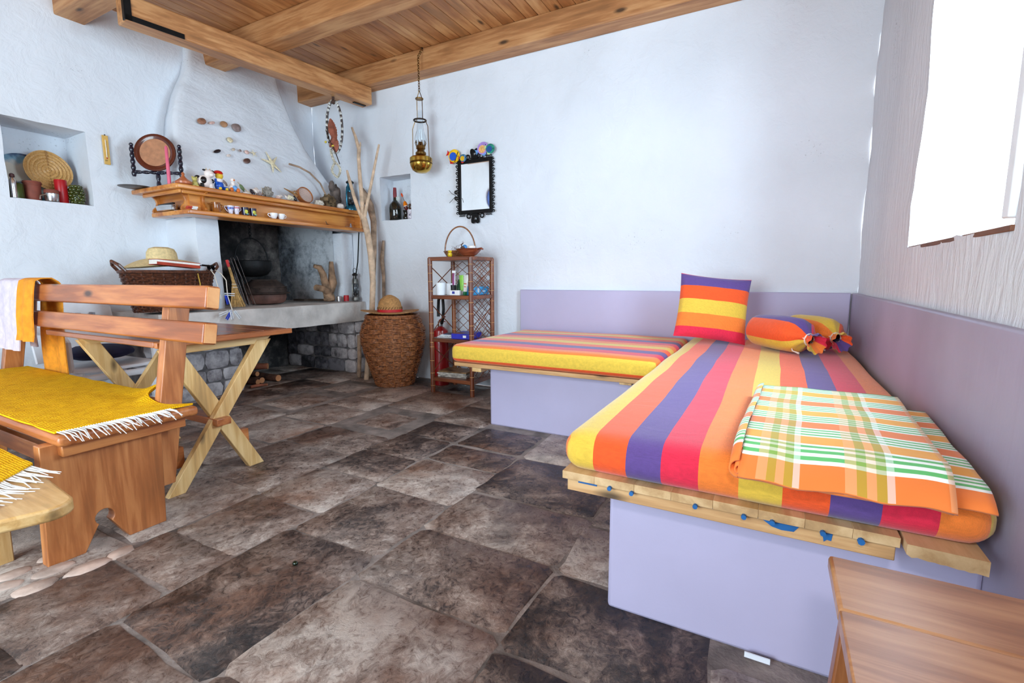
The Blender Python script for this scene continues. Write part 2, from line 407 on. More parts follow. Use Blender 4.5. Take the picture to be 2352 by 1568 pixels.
def slab_poly(x0, x1, y0, y1, g=.0015):
    cx0, cx1, cy0, cy1 = x0+g, x1-g, y0+g, y1-g; P = []
    cs = [(cx0, cy0), (cx1, cy0), (cx1, cy1), (cx0, cy1)]
    cs = [(x+RND.uniform(-.012, .012), y+RND.uniform(-.012, .012)) for x, y in cs]
    for i in range(4):
        a, b = cs[i], cs[(i+1) % 4]
        for t in (0.05, .3, .55, .8, .95):
            j = .004 if t in (.05, .95) else .007
            P.append((a[0]+(b[0]-a[0])*t+RND.uniform(-j, j), a[1]+(b[1]-a[1])*t+RND.uniform(-j, j)))
    return P
def slab(poly, z, parent=floor, mat=STONE, name='floor_stone', th=.03):
    n = len(poly); cx = sum(p[0] for p in poly)/n; cy = sum(p[1] for p in poly)/n; mb = MB(); vs = []
    for k, (zz, s) in enumerate(((z-th, 1.0), (z-.006, 1.0), (z, .975))):
        for x, y in poly:
            d = math.hypot(x-cx, y-cy); q = (d-.006)/d if k == 2 else 1.0
            vs.append((cx+(x-cx)*q, cy+(y-cy)*q, zz))
    vs.append((cx, cy, z+.0015)); fs = []
    for k in range(2):
        for i in range(n): fs.append((k*n+i, k*n+(i+1) % n, (k+1)*n+(i+1) % n, (k+1)*n+i))
    for i in range(n): fs.append((2*n+i, 2*n+(i+1) % n, 3*n))
    mb.add(vs, fs); return obj(name, mb, mat, parent, world=True, sharp=60)
cols = [(-4.95, -4.5, None), (-4.5, -4.05, None), (-4.05, -3.62, None), (-3.62, -3.1, None), (-3.1, -2.62, None), (-2.62, -2.05, None),
        (-2.05, -1.65, [-1.6, -1.1, -.55, -.1, .38, .72, .94, 1.30, 1.66, 1.97, 2.30, 2.62, 3.05, 3.4, 3.74]),
        (-1.65, -1.19, [-1.6, -1.0, -.4, .1, .58, 1.18, 1.63, 2.03, 2.28, 2.66, 2.98, 3.4, 3.74]),
        (-1.19, -.60, [-1.6, -1.2, -.7, -.2, .22, .62, 1.06, 1.43, 1.80, 2.27, 2.75, 3.2, 3.74]),
        (-.60, -.08, [-1.6, -1.0, -.5, -.05, .36, .78, 1.02, 1.40, 1.75, 2.1, 2.6, 3.2, 3.74]),
        (-.08, .47, [-1.6, -1.1, -.6, -.1, .4, .85, 1.25, 1.7, 2.2, 2.8, 3.3, 3.74])]
for x0, x1, ys in cols:
    if ys is None:
        y = -1.6 + RND.uniform(0, .3); ys = [-1.6]
        while y < 3.6: ys.append(y); y += RND.uniform(.28, .58)
        ys.append(3.74)
    for a, b in zip(ys, ys[1:]):
        if b-a < .06: continue
        if x1 <= -4.4 and not (b > 2.3): continue
        if x0 < -4.42 and a < 2.4: a = 2.42
        slab(slab_poly(x0, x1, a, b), RND.uniform(-.003, .003))
# small pale cobbles set in mortar by the leg of the bench
COB = plain('cobble', (186, 160, 146), .6, 0, .2, 10, .3, 40)
for x, y, l, wd, an in [(-2.05, .76, .09, .035, 30), (-2.045, .665, .13, .036, 8), (-2.06, .53, .12, .034, 6), (-2.13, .60, .12, .03, 10), (-2.22, .52, .10, .034, 4), (-2.15, .49, .07, .03, 0), (-2.06, .40, .09, .03, 2), (-2.24, .63, .08, .03, 14)]:
    a = math.radians(an+80); P = []
    for k in range(12):
        t = 2*PI*k/12; r = 1+RND.uniform(-.12, .12); u, v = math.cos(t)*l/2*r, math.sin(t)*wd*r
        P.append((x+u*math.cos(a)-v*math.sin(a), y+u*math.sin(a)+v*math.cos(a)))
    slab(P, .007, mat=COB, name='cobble', th=.012)
# ================================================================ beds
YE, OR1, PU, CR, OR2 = (226, 186, 62), (240, 84, 22), (92, 66, 134), (222, 30, 66), (240, 124, 40)
def cloth_mat(name, stops, period, off, wob=.012, scale=1.0, src='UV'):
    """woven stripes: stops = [(fraction, colour)] repeated every period along U"""
    m, nt, b = newmat(name); tc = node(nt, 'ShaderNodeTexCoord'); sx = node(nt, 'ShaderNodeSeparateXYZ', {0: tc.outputs[src]})
    nz = node(nt, 'ShaderNodeTexNoise', {'Vector': tc.outputs['Object'], 'Scale': 1.7*scale, 'Detail': 2.0})
    wb = node(nt, 'ShaderNodeMath', {0: nz.outputs[0], 1: wob*2, 2: -wob - off}, operation='MULTIPLY_ADD')
    u = node(nt, 'ShaderNodeMath', {0: sx.outputs[0], 1: wb.outputs[0]}, operation='ADD')
    dv = node(nt, 'ShaderNodeMath', {0: u.outputs[0], 1: period}, operation='DIVIDE')
    fr = node(nt, 'ShaderNodeMath', {0: dv.outputs[0]}, operation='FRACT')
    col = ramp(nt, fr.outputs[0], stops, 'CONSTANT')
    th = node(nt, 'ShaderNodeMapping', {'Vector': tc.outputs['Object'], 'Scale': (700, 60, 700)})
    wv = node(nt, 'ShaderNodeTexNoise', {'Vector': th.outputs[0], 'Scale': 1.0, 'Detail': 3.0})
    th2 = node(nt, 'ShaderNodeMapping', {'Vector': tc.outputs['Object'], 'Scale': (60, 700, 60)})
    wv2 = node(nt, 'ShaderNodeTexNoise', {'Vector': th2.outputs[0], 'Scale': 1.0, 'Detail': 3.0})
    sm = node(nt, 'ShaderNodeMath', {0: wv.outputs[0], 1: wv2.outputs[0]}, operation='ADD')
    k = node(nt, 'ShaderNodeMapRange', {0: sm.outputs[0], 1: .7, 2: 1.3, 3: .82, 4: 1.12})
    hs = node(nt, 'ShaderNodeHueSaturation', {'Value': k.outputs[0], 'Color': col}); nt.links.new(hs.outputs[0], b.inputs['Base Color'])
    b.inputs['Roughness'].default_value = .85; b.inputs['Sheen Weight'].default_value = .25
    n4 = node(nt, 'ShaderNodeTexNoise', {'Vector': tc.outputs['Object'], 'Scale': 9.0*scale, 'Detail': 3.0, 'Distortion': .8})
    s2 = node(nt, 'ShaderNodeMath', {0: n4.outputs[0], 1: .6}, operation='MULTIPLY'); s3 = node(nt, 'ShaderNodeMath', {0: sm.outputs[0], 1: .06}, operation='MULTIPLY')
    s4 = node(nt, 'ShaderNodeMath', {0: s2.outputs[0], 1: s3.outputs[0]}, operation='ADD'); bump(nt, b, s4.outputs[0], .35, .012)
    return m
FIVE = [(0, YE), (.2, OR1), (.4, PU), (.6, CR), (.8, OR2)]
MATA = cloth_mat('striped_bed_cover_long', FIVE, .4635, -.468)
REV5 = [(0, YE), (.2, OR2), (.4, CR), (.6, PU), (.8, OR1)]
MATB = cloth_mat('striped_bed_cover_short', REV5, .4635, -.625, .004)
def round_box(hx, hy, hz, r, nx, ny, nz, stripe, crown=.0, seed=0, wav=.0):
    """rounded cushion block centred at origin; stripe = 'x' or 'y': UV runs unwrapped across that axis"""
    vs = []; fs = []; uv = []; idx = {}
    def put(p):
        k = tuple(round(c, 5) for c in p)
        if k not in idx:
            q = V((max(-hx+r, min(hx-r, p[0])), max(-hy+r, min(hy-r, p[1])), max(-hz+r, min(hz-r, p[2]))))
            d = V(p)-q; L = d.length
            s = q + d*(r/L) if L > r else V(p)
            c = (1-(s.x/hx)**2)*(1-(s.y/hy)**2)
            s.z += crown*max(0, c) if s.z > 0 else 0
            n_ = noise.noise(s*2.2 + V((seed, seed, 0))); s.z += wav*n_ if s.z > -hz*.5 else 0
            s.x += wav*.8*noise.noise(V((seed+3, s.y*3, s.z*4))); s.y += wav*.8*noise.noise(V((s.x*4, seed+5, s.z*4)))
            idx[k] = len(vs); vs.append(s)
        return idx[k]
    def face(axis, sg):
        o = [a for a in range(3) if a != axis]; H = (hx, hy, hz); Nn = (nx, ny, nz)
        A = [-H[o[0]] + 2*H[o[0]]*i/Nn[o[0]] for i in range(Nn[o[0]]+1)]; B = [-H[o[1]] + 2*H[o[1]]*i/Nn[o[1]] for i in range(Nn[o[1]]+1)]
        for i in range(len(A)-1):
            for j in range(len(B)-1):
                q = []
                for a, b in ((i, j), (i+1, j), (i+1, j+1), (i, j+1)):
                    p = [0, 0, 0]; p[axis] = sg*H[axis]; p[o[0]] = A[a]; p[o[1]] = B[b]; q.append(tuple(p))
                fs.append(tuple(put(p) for p in q))
                for p in q:
                    s = 0 if stripe == 'x' else 1
                    u = p[s] if axis != s else p[s] + sg*(hz-p[2])
                    if axis == 2 and sg < 0: u = p[s]
                    uv.append((u, p[2]))
    for ax in range(3):
        for sg in (-1, 1): face(ax, sg)
    return vs, fs, uv
def uvobj(name, data, mat, parent, loc, M=None):
    vs, fs, uv = data; me = bpy.data.meshes.new(name); me.from_pydata([tuple(M @ v if M is not None else v) for v in vs], [], fs)
    L = me.uv_layers.new(name='UVMap'); k = 0
    flat = {}
    for p in me.polygons:
        p.use_smooth = True
        for li in p.loop_indices: L.data[li].uv = uv[k]; k += 1
    bm = bmesh.new(); bm.from_mesh(me); bmesh.ops.recalc_face_normals(bm, faces=bm.faces); bm.to_mesh(me); bm.free()
    me.materials.append(mat); o = bpy.data.objects.new(name, me); C.objects.link(o); o.location = loc
    if parent is not None: o.parent = parent
    return o
# stone-built lilac bases (part of the house)
def lilac_base(name, x0, x1, y0, y1, z1, label):
    mb = MB()
    def fn_front(u, v):
        return (x0+(x1-x0)*u, y0 + .004*noise.noise(V((u*9, v*3, 1))), z1*v + (-.004 if v == 0 else 0))
    mb.box(x0, x1, y0, y1, -.005, z1)
    return obj(name, mb, LILAC, kind='structure', bevel=.012, label=label, origin=((x0+x1)/2, y0, 0))
lilac_base('trim_3', -.392, .438, 1.326, 3.68, .392, 'lilac painted masonry base of the long bed')
lilac_base('trim_4', -1.652, -.395, 2.730, 3.68, .392, 'lilac painted masonry base of the short bed')
ROUGH = wood('raw_sawn_board', (222, 190, 144), (184, 146, 100), 'Y', rough=.75, coat=0, bmp=.5, stretch=6)
RAWX = wood('raw_batten', (222, 184, 134), (196, 150, 100), 'X', rough=.7, coat=0)
BLUEP = plain('blue_paint_stain', (28, 96, 158), .6)
# long bed: boards, batten, mattress
lb = thing('long_bed', 'long low bed along the right wall with wide striped cover on raw boards', 'bed', (-.04, 2.44, .392))
xs = [-.50, -.405, -.295, -.20, -.10, .0, .095, .185, .268]
for i in range(len(xs)-1):
    mb = MB().box(xs[i]+.0002, xs[i+1]-.0002, 1.222, 3.66, .428, .4505)
    obj('bed_board', mb, ROUGH, lb, world=True, bevel=.0006, seg=1)
wb_ = MB(); NB = 14
pts = [(.274+.128*i/NB, .425+.004*noise.noise(V((i*1.7, 0, 0)))-.0005*i + (.004 if i == 0 else 0)) for i in range(NB+1)]
poly = pts + [(.402, .448), (.274, .451)]
wb_.prism(poly, 1.200, 3.66, frame((1,0,0), (0,0,1), (0,1,0), (0,0,0)))
obj('bed_board', wb_, ROUGH, lb, world=True, label='warped end board sticking out past the mattress')
obj('batten', MB().box(-.488, .263, 1.232, 1.275, .392, .427), RAWX, lb, world=True, bevel=.002)
obj('batten', MB().box(-.488, .263, 3.2, 3.26, .393, .427), RAWX, lb, world=True, bevel=.002)
bl = MB()
for a, b, c, d in [(-.455, -.40, .4195, .4278), (-.35, .23, .4245, .4278)]: bl.box(a, b, 1.2305, 1.2325, c, d)
for x, y0_, wd in [(-.36, .432, .006), (-.30, .431, .006), (-.14, .432, .006), (-.03, .4315, .006), (.03, .432, .006), (.13, .432, .006), (.20, .4315, .007)]:
    bl.tube([(x, 1.2125, y0_-.004), (x, 1.222, y0_-.004)], wd, 8)
P = [(.01, .4245), (.03, .412), (.05, .408), (.075, .41), (.085, .4245)]; bl.prism(P, 1.2305, 1.2318, frame((1,0,0), (0,0,1), (0,1,0), (0,0,0)))
P = [(.13, .4245), (.134, .402), (.140, .408), (.148, .407), (.150, .4245)]; bl.prism(P, 1.2305, 1.2318, frame((1,0,0), (0,0,1), (0,1,0), (0,0,0)))
obj('paint_stain', bl, BLUEP, lb, world=True, label='blue paint stains along the batten')
def loc_in(par, p): return V(p) - par.location
ma = uvobj('mattress', round_box(.465, 1.22, .058, .052, 48, 84, 10, 'x', .012, 1.0, .006), MATA, lb, loc_in(lb, (-.04, 2.44, .508)))
# short bed
sb = thing('short_bed', 'short low bed along the back wall with striped cover', 'bed', (-1.16, 3.12, .392))
ys = [2.61, 2.72, 2.82, 2.93, 3.04, 3.15, 3.26, 3.37, 3.48, 3.58, 3.66]
for a, b in zip(ys, ys[1:]):
    obj('bed_board', MB().box(-1.858, -.515, a+.001, b-.001, .408, .4335), RAWX, sb, world=True, bevel=.002, seg=1)
for x in (-1.69, -.70): obj('batten', MB().box(x-.035, x+.035, 2.625, 3.66, .378 if x < -1.65 else .393, .4075), LTWOOD_Y, sb, world=True, bevel=.002)
uvobj('mattress', round_box(.68, .53, .061, .042, 60, 48, 10, 'y', .008, 4.0, .005), MATB, sb, loc_in(sb, (-1.195, 3.12, .495)))

# standing cushion
def cushion_data(s, th, n=26, pinch=.05):
    vs = []; fs = []; uv = []
    for side in (1, -1):
        b = len(vs)
        for i in range(n+1):
            for j in range(n+1):
                u = -1+2*i/n; v = -1+2*j/n
                e = (1-u**4)*(1-v**4); t = th*(max(0, (1-u*u)*(1-v*v))**.42)
                x = u*s*(1-pinch*(1-v*v)*abs(u)**3); y = v*s*(1-pinch*(1-u*u)*abs(v)**3)
                z = side*t + .006*noise.noise(V((u*3, v*3, side*2)))*e
                vs.append(V((x, y, z)))
        for i in range(n):
            for j in range(n):
                q = [b+i*(n+1)+j, b+(i+1)*(n+1)+j, b+(i+1)*(n+1)+j+1, b+i*(n+1)+j+1]
                fs.append(tuple(q if side > 0 else reversed(q)))
                jj = [j, j, j+1, j+1] if side > 0 else [j+1, j+1, j, j]
                uv += [(k/n, 0) for k in jj]
    return vs, fs, uv
CUSH = cloth_mat('striped_cushion', [(0, CR), (.155, OR2), (.36, YE), (.575, OR1), (.79, PU), (.985, CR)], 1.0, 0.0, .012, 2.0)
Mc = frame(V((.985, -.13, -.06)).normalized(), V((-.03, .33, .94)).normalized(), (0,0,0), (0,0,0))
cx_ = V((.965, .23, -.11)).normalized(); cy_ = V((.03, .36, .93)); cy_ = (cy_ - cx_*cy_.dot(cx_)).normalized(); cz_ = cx_.cross(cy_)
cu = uvobj('cushion', cushion_data(.212, .062), CUSH, None, (-.335, 3.28, .797), frame(cx_, cy_, cz_, (0,0,0)))
tag(cu, 'square striped cushion standing up on the bed against the lilac panel', 'cushion')

# bolsters with gathered drawstring ends
CORD = plain('white_cord', (226, 214, 200), .8)
ZM = .578
def bolster(name, a, b, r, roll, label, group, stops):
    a = V(a); b = V(b); d = (b-a).normalized(); L = (b-a).length
    s = V((0,0,1)).cross(d); s.normalize(); u = d.cross(s)
    prof = [(-.02, .02), (-.012, .45), (0, .8), (.02, .96), (.05, 1.0), (.5, 1.03), (L-.09, 1.0), (L-.055, .86), (L-.03, .52), (L-.012, .30), (L, .27), (L+.014, .36), (L+.032, .52), (L+.046, .54)]
    n = 40; vs = []; fs = []; uv = []
    prof[5] = (L*.5, 1.04)
    for k, (t, q) in enumerate(prof):
        for j in range(n):
            an = 2*PI*j/n
            g = 0 if k < 7 else (.05, .10, .12, .08, .10, .12, .12)[k-7]
            rr = r*q*(1 + g*math.sin(an*8 + k*.25) + .03*noise.noise(V((an, t*6, roll))))
            p = a + d*t + (s*math.cos(an) + u*math.sin(an)*.93)*rr
            if k >= 9: p -= V((0,0,1))*(.006*(k-8))
            p.z = max(p.z, ZM+.010)
            vs.append(p)
    for k in range(len(prof)-1):
        for j in range(n):
            fs.append((k*n+j, k*n+(j+1) % n, (k+1)*n+(j+1) % n, (k+1)*n+j))
            for jj, kk in ((j, k), (j+1, k), (j+1, k+1), (j, k+1)): uv.append((roll - jj/n, prof[kk][0]))
    fs.append(tuple(reversed(range(n))))
    for j in reversed(range(n)): uv.append((roll-j/n, 0))
    K = (len(prof)-1)*n
    root = thing(name, label, 'bolster', (a.x, a.y, a.z-r*.97), 0, group)
    o = uvobj('cover', (vs, fs, uv), cloth_mat('striped_bolster_%d' % int(roll*100), FIVE, 1.0, 0.0, .01, 2.5), root, (0,0,0))
    for v in o.data.vertices: v.co -= root.location
    e = a + d*(L-.008)
    cm = MB(); cm.tube([e + (s*math.cos(t) + u*math.sin(t))*r*.30 - V((0,0,.012)) for t in [2*PI*i/14 for i in range(14)]], .004, 6, True)
    for k in (-1, 1):
        q0 = e + s*(-r*.28)*k + V((0,0,-.005)); base = a.z - r*.9
        pts = [q0, q0 - s*.02*k - d*.03 + V((0,0,.008)), q0 - s*.035*k - d*.055 + V((0,0,-.03)), V((q0.x-d.x*.05-s.x*.025*k, q0.y-d.y*.05-s.y*.025*k, base+.012)), V((q0.x-d.x*.01-s.x*.02*k, q0.y-d.y*.01-s.y*.02*k, base+.004))]
        cm.tube(pts, [.0032, .0032, .0032, .0032, .005], 6)
    obj('drawstring', cm, CORD, root, world=True)
    return root
ZM = .578
bolster('bolster', (-.07, 3.22, ZM+.103), (.185, 2.92, ZM+.101), .100, .75, 'striped bolster in front of the other, its tied end hanging yellow and purple', 'striped bolsters', FIVE)
bolster('bolster', (.13, 3.42, ZM+.100), (.315, 3.09, ZM+.097), .096, .35, 'striped bolster in the corner, half hidden behind the other one', 'striped bolsters', FIVE)

# folded plaid cloth on the long bed
def plaid():
    m, nt, b = newmat('plaid_cotton'); tc = node(nt, 'ShaderNodeTexCoord'); sx = node(nt, 'ShaderNodeSeparateXYZ', {0: tc.outputs['UV']})
    def fr(o, per, off):
        a = node(nt, 'ShaderNodeMath', {0: o, 1: 1/per, 2: off}, operation='MULTIPLY_ADD'); return node(nt, 'ShaderNodeMath', {0: a.outputs[0]}, operation='FRACT').outputs[0]
    W_, G_, O_, Y_, P_ = (248, 250, 244), (120, 196, 112), (240, 138, 60), (246, 176, 60), (252, 196, 138)
    W_, G_, O_, Y_, P_ = (246, 250, 244), (96, 186, 104), (240, 126, 50), (246, 168, 44), (250, 184, 130)
    ca = ramp(nt, fr(sx.outputs[1], .25, .05), [(0, O_), (.22, W_), (.26, G_), (.30, W_), (.34, G_), (.38, W_), (.42, G_), (.46, W_), (.50, Y_), (.72, W_), (.76, G_), (.80, W_), (.84, G_), (.88, W_), (.92, G_), (.96, W_)], 'CONSTANT')
    L_ = (150, 160, 40); K0, K1 = (0,0,0,1), (1,1,1,1)
    u_ = fr(sx.outputs[0], .165, .80)
    cb = ramp(nt, u_, [(0, P_), (.12, L_), (.22, P_), (.32, L_), (.42, W_), (.50, P_)], 'CONSTANT')
    mk = ramp(nt, u_, [(0, (.45,.45,.45,1)), (.12, (.62,.62,.62,1)), (.22, (.45,.45,.45,1)), (.32, (.62,.62,.62,1)), (.42, (.4,.4,.4,1)), (.50, K0)], 'CONSTANT')
    mx = node(nt, 'ShaderNodeMix', {0: mk, 6: ca, 7: cb}, data_type='RGBA')
    nt.links.new(mx.outputs[2], b.inputs['Base Color']); b.inputs['Roughness'].default_value = .8; b.inputs['Sheen Weight'].default_value = .2
    n4 = node(nt, 'ShaderNodeTexNoise', {'Vector': tc.outputs['Object'], 'Scale': 14.0, 'Detail': 3.0}); bump(nt, b, n4.outputs[0], .25, .01); return m
def plaid_cloth():
    root = thing('folded_plaid_cloth', 'folded orange, yellow and green plaid cloth lying on the striped bed', 'blanket', (.15, 1.53, ZM+.003))
    PM = plaid()
    def layer(x0, x1, y0, y1, z, skew, nx=26, ny=34, droop=.0, seed=0, th=.0022):
        vs = []; fs = []; uv = []
        for side in (0, 1):
            for i in range(nx+1):
                for j in range(ny+1):
                    u = i/nx; v = j/ny; x = x0+(x1-x0)*u + skew*v; y = y0+(y1-y0)*v
                    x += .004*noise.noise(V((u*2, v*5, seed))); y += .006*noise.noise(V((u*5, v*2, seed+3)))
                    zz = z + .004*noise.noise(V((u*3, v*3, seed*.2)))
                    if y < 1.25: zz -= min(.07, ((1.25-y)**2)*5.0)
                    vs.append(V((x, y, zz-side*th)))
        K = (nx+1)*(ny+1)
        for side in (0, 1):
            for i in range(nx):
                for j in range(ny):
                    a = side*K + i*(ny+1)+j; q = (a, a+ny+1, a+ny+2, a+1); fs.append(q if side == 0 else tuple(reversed(q)))
                    Q = [(i/nx, j/ny), ((i+1)/nx, j/ny), ((i+1)/nx, (j+1)/ny), (i/nx, (j+1)/ny)]
                    if side: Q.reverse()
                    uv += [(a_*(x1-x0), b_*(y1-y0)) for a_, b_ in Q]
        def rim(idx):
            for a, b in zip(idx, idx[1:]):
                fs.append((a, b, b+K, a+K)); uv.extend([(0, .003), (.01, .003), (.01, .006), (0, .006)])
        rim([j for j in range(ny+1)]); rim([nx*(ny+1)+j for j in range(ny+1)]); rim([i*(ny+1) for i in range(nx+1)]); rim([i*(ny+1)+ny for i in range(nx+1)])
        o = uvobj('fold', (vs, fs, uv), PM, root, (0,0,0))
        for v in o.data.vertices: v.co -= root.location
    layer(.04, .395, 1.175, 1.86, ZM+.0065, .035, seed=1, th=.004)
    n = 7
    for k in range(n):
        z = ZM+.010 + k*.0055
        layer(-.045+.003*math.sin(k*2.1), .325+.003*math.sin(k*3.3), 1.165-.004*k+.004*math.sin(k*1.7), 1.87+.004*math.sin(k*2.9), z, .035, seed=2+k*.15, th=.0038)
    # the rolled fold along the left edge
    vs = []; fs = []; uv = []; nr = 12; ny = 34
    for (rr, zc, xc) in ((.0215, ZM+.028, -.045), (.012, ZM+.026, -.043)):
        b = len(vs)
        for j in range(ny+1):
            v = j/ny; y = 1.160+.71*v; dz = -min(.07, ((1.25-y)**2)*5.0) if y < 1.25 else 0
            for i in range(nr+1):
                t = PI/2 + PI*i/nr; vs.append(V((xc + math.cos(t)*rr + .035*v + .003*noise.noise(V((v*5, 0, 0))), y, zc + math.sin(t)*rr + dz)))
        for j in range(ny):
            for i in range(nr):
                a = b + j*(nr+1)+i; fs.append((a, a+nr+1, a+nr+2, a+1)); uv += [(-.02*i/nr, .71*j/ny), (-.02*i/nr, .71*(j+1)/ny), (-.02*(i+1)/nr, .71*(j+1)/ny), (-.02*(i+1)/nr, .71*j/ny)]
    o = uvobj('rolled_edge', (vs, fs, uv), PM, root, (0,0,0))
    for v in o.data.vertices: v.co -= root.location
    m = o.modifiers.new('solid', 'SOLIDIFY'); m.thickness = .004
plaid_cloth()

# wooden side table in the near right corner
tt = thing('side_table', 'small wooden table in the near corner beside the end of the long bed', 'table', (.275, .68, 0))
TT = wood('table_beech', (196, 146, 102), (158, 106, 68), 'X', rough=.35, coat=.3, knots=False)
TTZ = wood('table_beech_z', (190, 124, 74), (150, 88, 46), 'Z', rough=.4, coat=.3, knots=False)
for a, b in ((.36, .505), (.505, .665), (.665, .82), (.82, .985)):
    obj('tabletop_board', MB().box(.116, .425, a+.0002, b-.0002, .474, .50), TT, tt, world=True, bevel=.003 if b < .98 else .006)
obj('apron', MB().box(.16, .39, .93, .95, .41, .474), TTZ, tt, world=True, bevel=.002)
obj('apron', MB().box(.16, .39, .40, .42, .41, .474), TTZ, tt, world=True, bevel=.002)
for x in (.158, .385):
    for y in (.94, .41): obj('leg', MB().beam((x, y, .474), (x+(-.025 if x < .2 else .01), y+(.01 if y > .5 else -.01), 0), .036, .036, (0,1,0)), TTZ, tt, world=True, bevel=.004)
# white slip of card lying on the floor by the base
card = obj('paper_slip', MB().box(-.03, .03, -.002, .002, 0, .014, rot('Z', 0, (.02, 1.30, .003))), plain('white_card', (236, 240, 248), .5, 0, .02), label='small white and blue card slip on the floor against the lilac base', cat='card')
obj('beetle_bead', MB().blob((-1.41, 1.008, .012), (.011, .009, .008), 12, 8), plain('dark_green_gloss', (16, 34, 14), .12, .4, .1, coat=.6), label='tiny glossy dark green bead lying on the stone floor', cat='bead')
# ================================================================ benches, table and chair on the left
def prism_x(mb, poly, x0, x1):   # polygon in (y, z) extruded along x
    return mb.prism(poly, x0, x1, frame((0,1,0), (0,0,1), (1,0,0), (0,0,0)))
def prism_y(mb, poly, y0, y1):   # polygon in (x, z) extruded along y
    return mb.prism(poly, y0, y1, frame((1,0,0), (0,0,1), (0,1,0), (0,0,0)))
def arc(cx, cy, r, a0, a1, n): return [(cx+r*math.cos(math.radians(a0+(a1-a0)*i/n)), cy+r*math.sin(math.radians(a0+(a1-a0)*i/n))) for i in range(n+1)]
bn = thing('settle_bench', 'varnished pine bench with a two-rail back and solid notched legs', 'bench', (-3.0, .86, 0))
obj('seat', MB().box(-4.02, -2.085, .640, 1.095, .430, .470), ORWOOD_X, bn, world=True, bevel=.014, seg=3)
def notched(x0, x1):
    P = [(.595, 0), (.700, 0)] + [(.745, .085)] + arc(.768, .112, .030, 230, -50, 12) + [(.79, .085), (.838, 0), (.968, 0), (.985, .43), (.612, .43)]
    return prism_x(MB(), P, x0, x1)
for x in (-2.16, -3.88): obj('leg', notched(x-.05, x), ORWOOD_Z, bn, world=True, bevel=.003)
for x in (-2.16, -3.88): obj('cleat', MB().box(x-.005, x+.035, .66, 1.06, .385, .430), ORWOOD_Y, bn, world=True, bevel=.004)
obj('stretcher', MB().box(-3.88, -2.21, .79, .82, .20, .28), ORWOOD_X, bn, world=True, bevel=.003)
for x in (-2.22, -3.94):
    obj('back_post', prism_x(MB(), [(.958, .125), (1.045, .125), (1.178, .93), (1.092, .93)], x-.05, x), ORWOOD_Z, bn, world=True, bevel=.004)
def rail(ya, za, yb, zb, th, x1, name='back_rail'):
    # a tilted rail: section runs from (ya,za) bottom to (yb,zb) top with thickness th
    d = V((yb-ya, zb-za)).normalized(); n = V((d.y, -d.x))
    P = [(ya, za), (ya-n.x*0+n.x*th, za+n.y*th), (yb+n.x*th, zb+n.y*th), (yb, zb)]
    o = obj(name, prism_x(MB(), P, -4.02, x1), ORWOOD_X, bn, world=True, bevel=.009, seg=3)
    cy, cz = sum(p[0] for p in P)/4, sum(p[1] for p in P)/4; Q = [(cy+(p[0]-cy)*.80, cz+(p[1]-cz)*.86) for p in P]
    obj('rail_end', prism_x(MB(), Q, x1-.004, x1+.0012), ENDGRAIN, o, world=True); return o
rail(1.036, .884, 1.050, .972, .055, -1.87); rail(1.014, .752, 1.028, .834, .055, -1.87)

# yellow woven rug on the bench, with white fringe
def rug_mat():
    m, nt, b = newmat('yellow_rag_rug'); co = coords(nt, rnd=False)
    wv = node(nt, 'ShaderNodeTexWave', {'Vector': co, 'Scale': 26.0, 'Distortion': 2.0, 'Detail': 2.0, 'Detail Scale': 3.0}, bands_direction='X')
    wv2 = node(nt, 'ShaderNodeTexWave', {'Vector': co, 'Scale': 40.0, 'Distortion': 3.0, 'Detail': 2.0}, bands_direction='Y')
    nz = node(nt, 'ShaderNodeTexNoise', {'Vector': co, 'Scale': 30.0, 'Detail': 4.0})
    mu = node(nt, 'ShaderNodeMath', {0: wv.outputs[1], 1: wv2.outputs[1]}, operation='MULTIPLY')
    ad = node(nt, 'ShaderNodeMath', {0: mu.outputs[0], 1: nz.outputs[0]}, operation='ADD')
    nt.links.new(ramp(nt, ad.outputs[0], [(.25, (206, 140, 4)), (.7, (240, 180, 8)), (1.0, (250, 200, 30))]), b.inputs['Base Color'])
    b.inputs['Roughness'].default_value = .95; b.inputs['Specular IOR Level'].default_value = .15; bump(nt, b, ad.outputs[0], .7, .004); return m
RUG = rug_mat(); FRINGE = plain('white_cotton_fringe', (234, 234, 232), .85, 0, .05)
rg = thing('yellow_rug', 'yellow woven rag rug laid along the pine bench seat', 'rug', (-3.0, .88, .471))
def rugf(u, v):
    x = -3.9 + (3.9-2.135)*u + .012*noise.noise(V((v*4, 1, 0))); y = .648+.46*v + .006*noise.noise(V((u*14, v, 3)))
    x += .03*v*u
    if x > -2.5: y -= .095*max(0, v-.3)/.7*math.exp(-((x+2.245)/.13)**4)
    z = .4815 + .002*noise.noise(V((u*20, v*9, 0)))
    if v > .80: z += .045*((v-.80)/.20)**1.5*math.exp(-((x+2.40)/.12)**2)   # pushed up where it meets the back post
    if v < .03: z -= .002
    return (x, y, z)
obj('weave', MB().sheet(rugf, 90, 26, .007), RUG, rg, world=True, sharp=80)
def fringe(mb, p, q, n, length, down, seed, out, lift=.0):
    R = random.Random(seed); p = V(p); q = V(q)
    for i in range(n):
        t = (i+.5)/n; a = p.lerp(q, t); d = V(out).normalized(); side = V((q-p)).normalized()*R.uniform(-.016, .016)
        L = length*R.uniform(.7, 1.15); k = R.uniform(.3, 1.0)*down
        b = a + d*L*.5 + side*.4 + V((0,0,lift-.001)); c = a + d*L*(1-.25*k) + side + V((0,0,-L*k*.55))
        mb.tube([a, b, c], [.0026, .0022, .0012], 5)
    return mb
fm = MB(); fringe(fm, (-2.13, .652, .4775), (-2.11, 1.0, .4775), 46, .105, .55, 3, (1, .12, 0), .0)
obj('fringe', fm, FRINGE, rg, world=True)
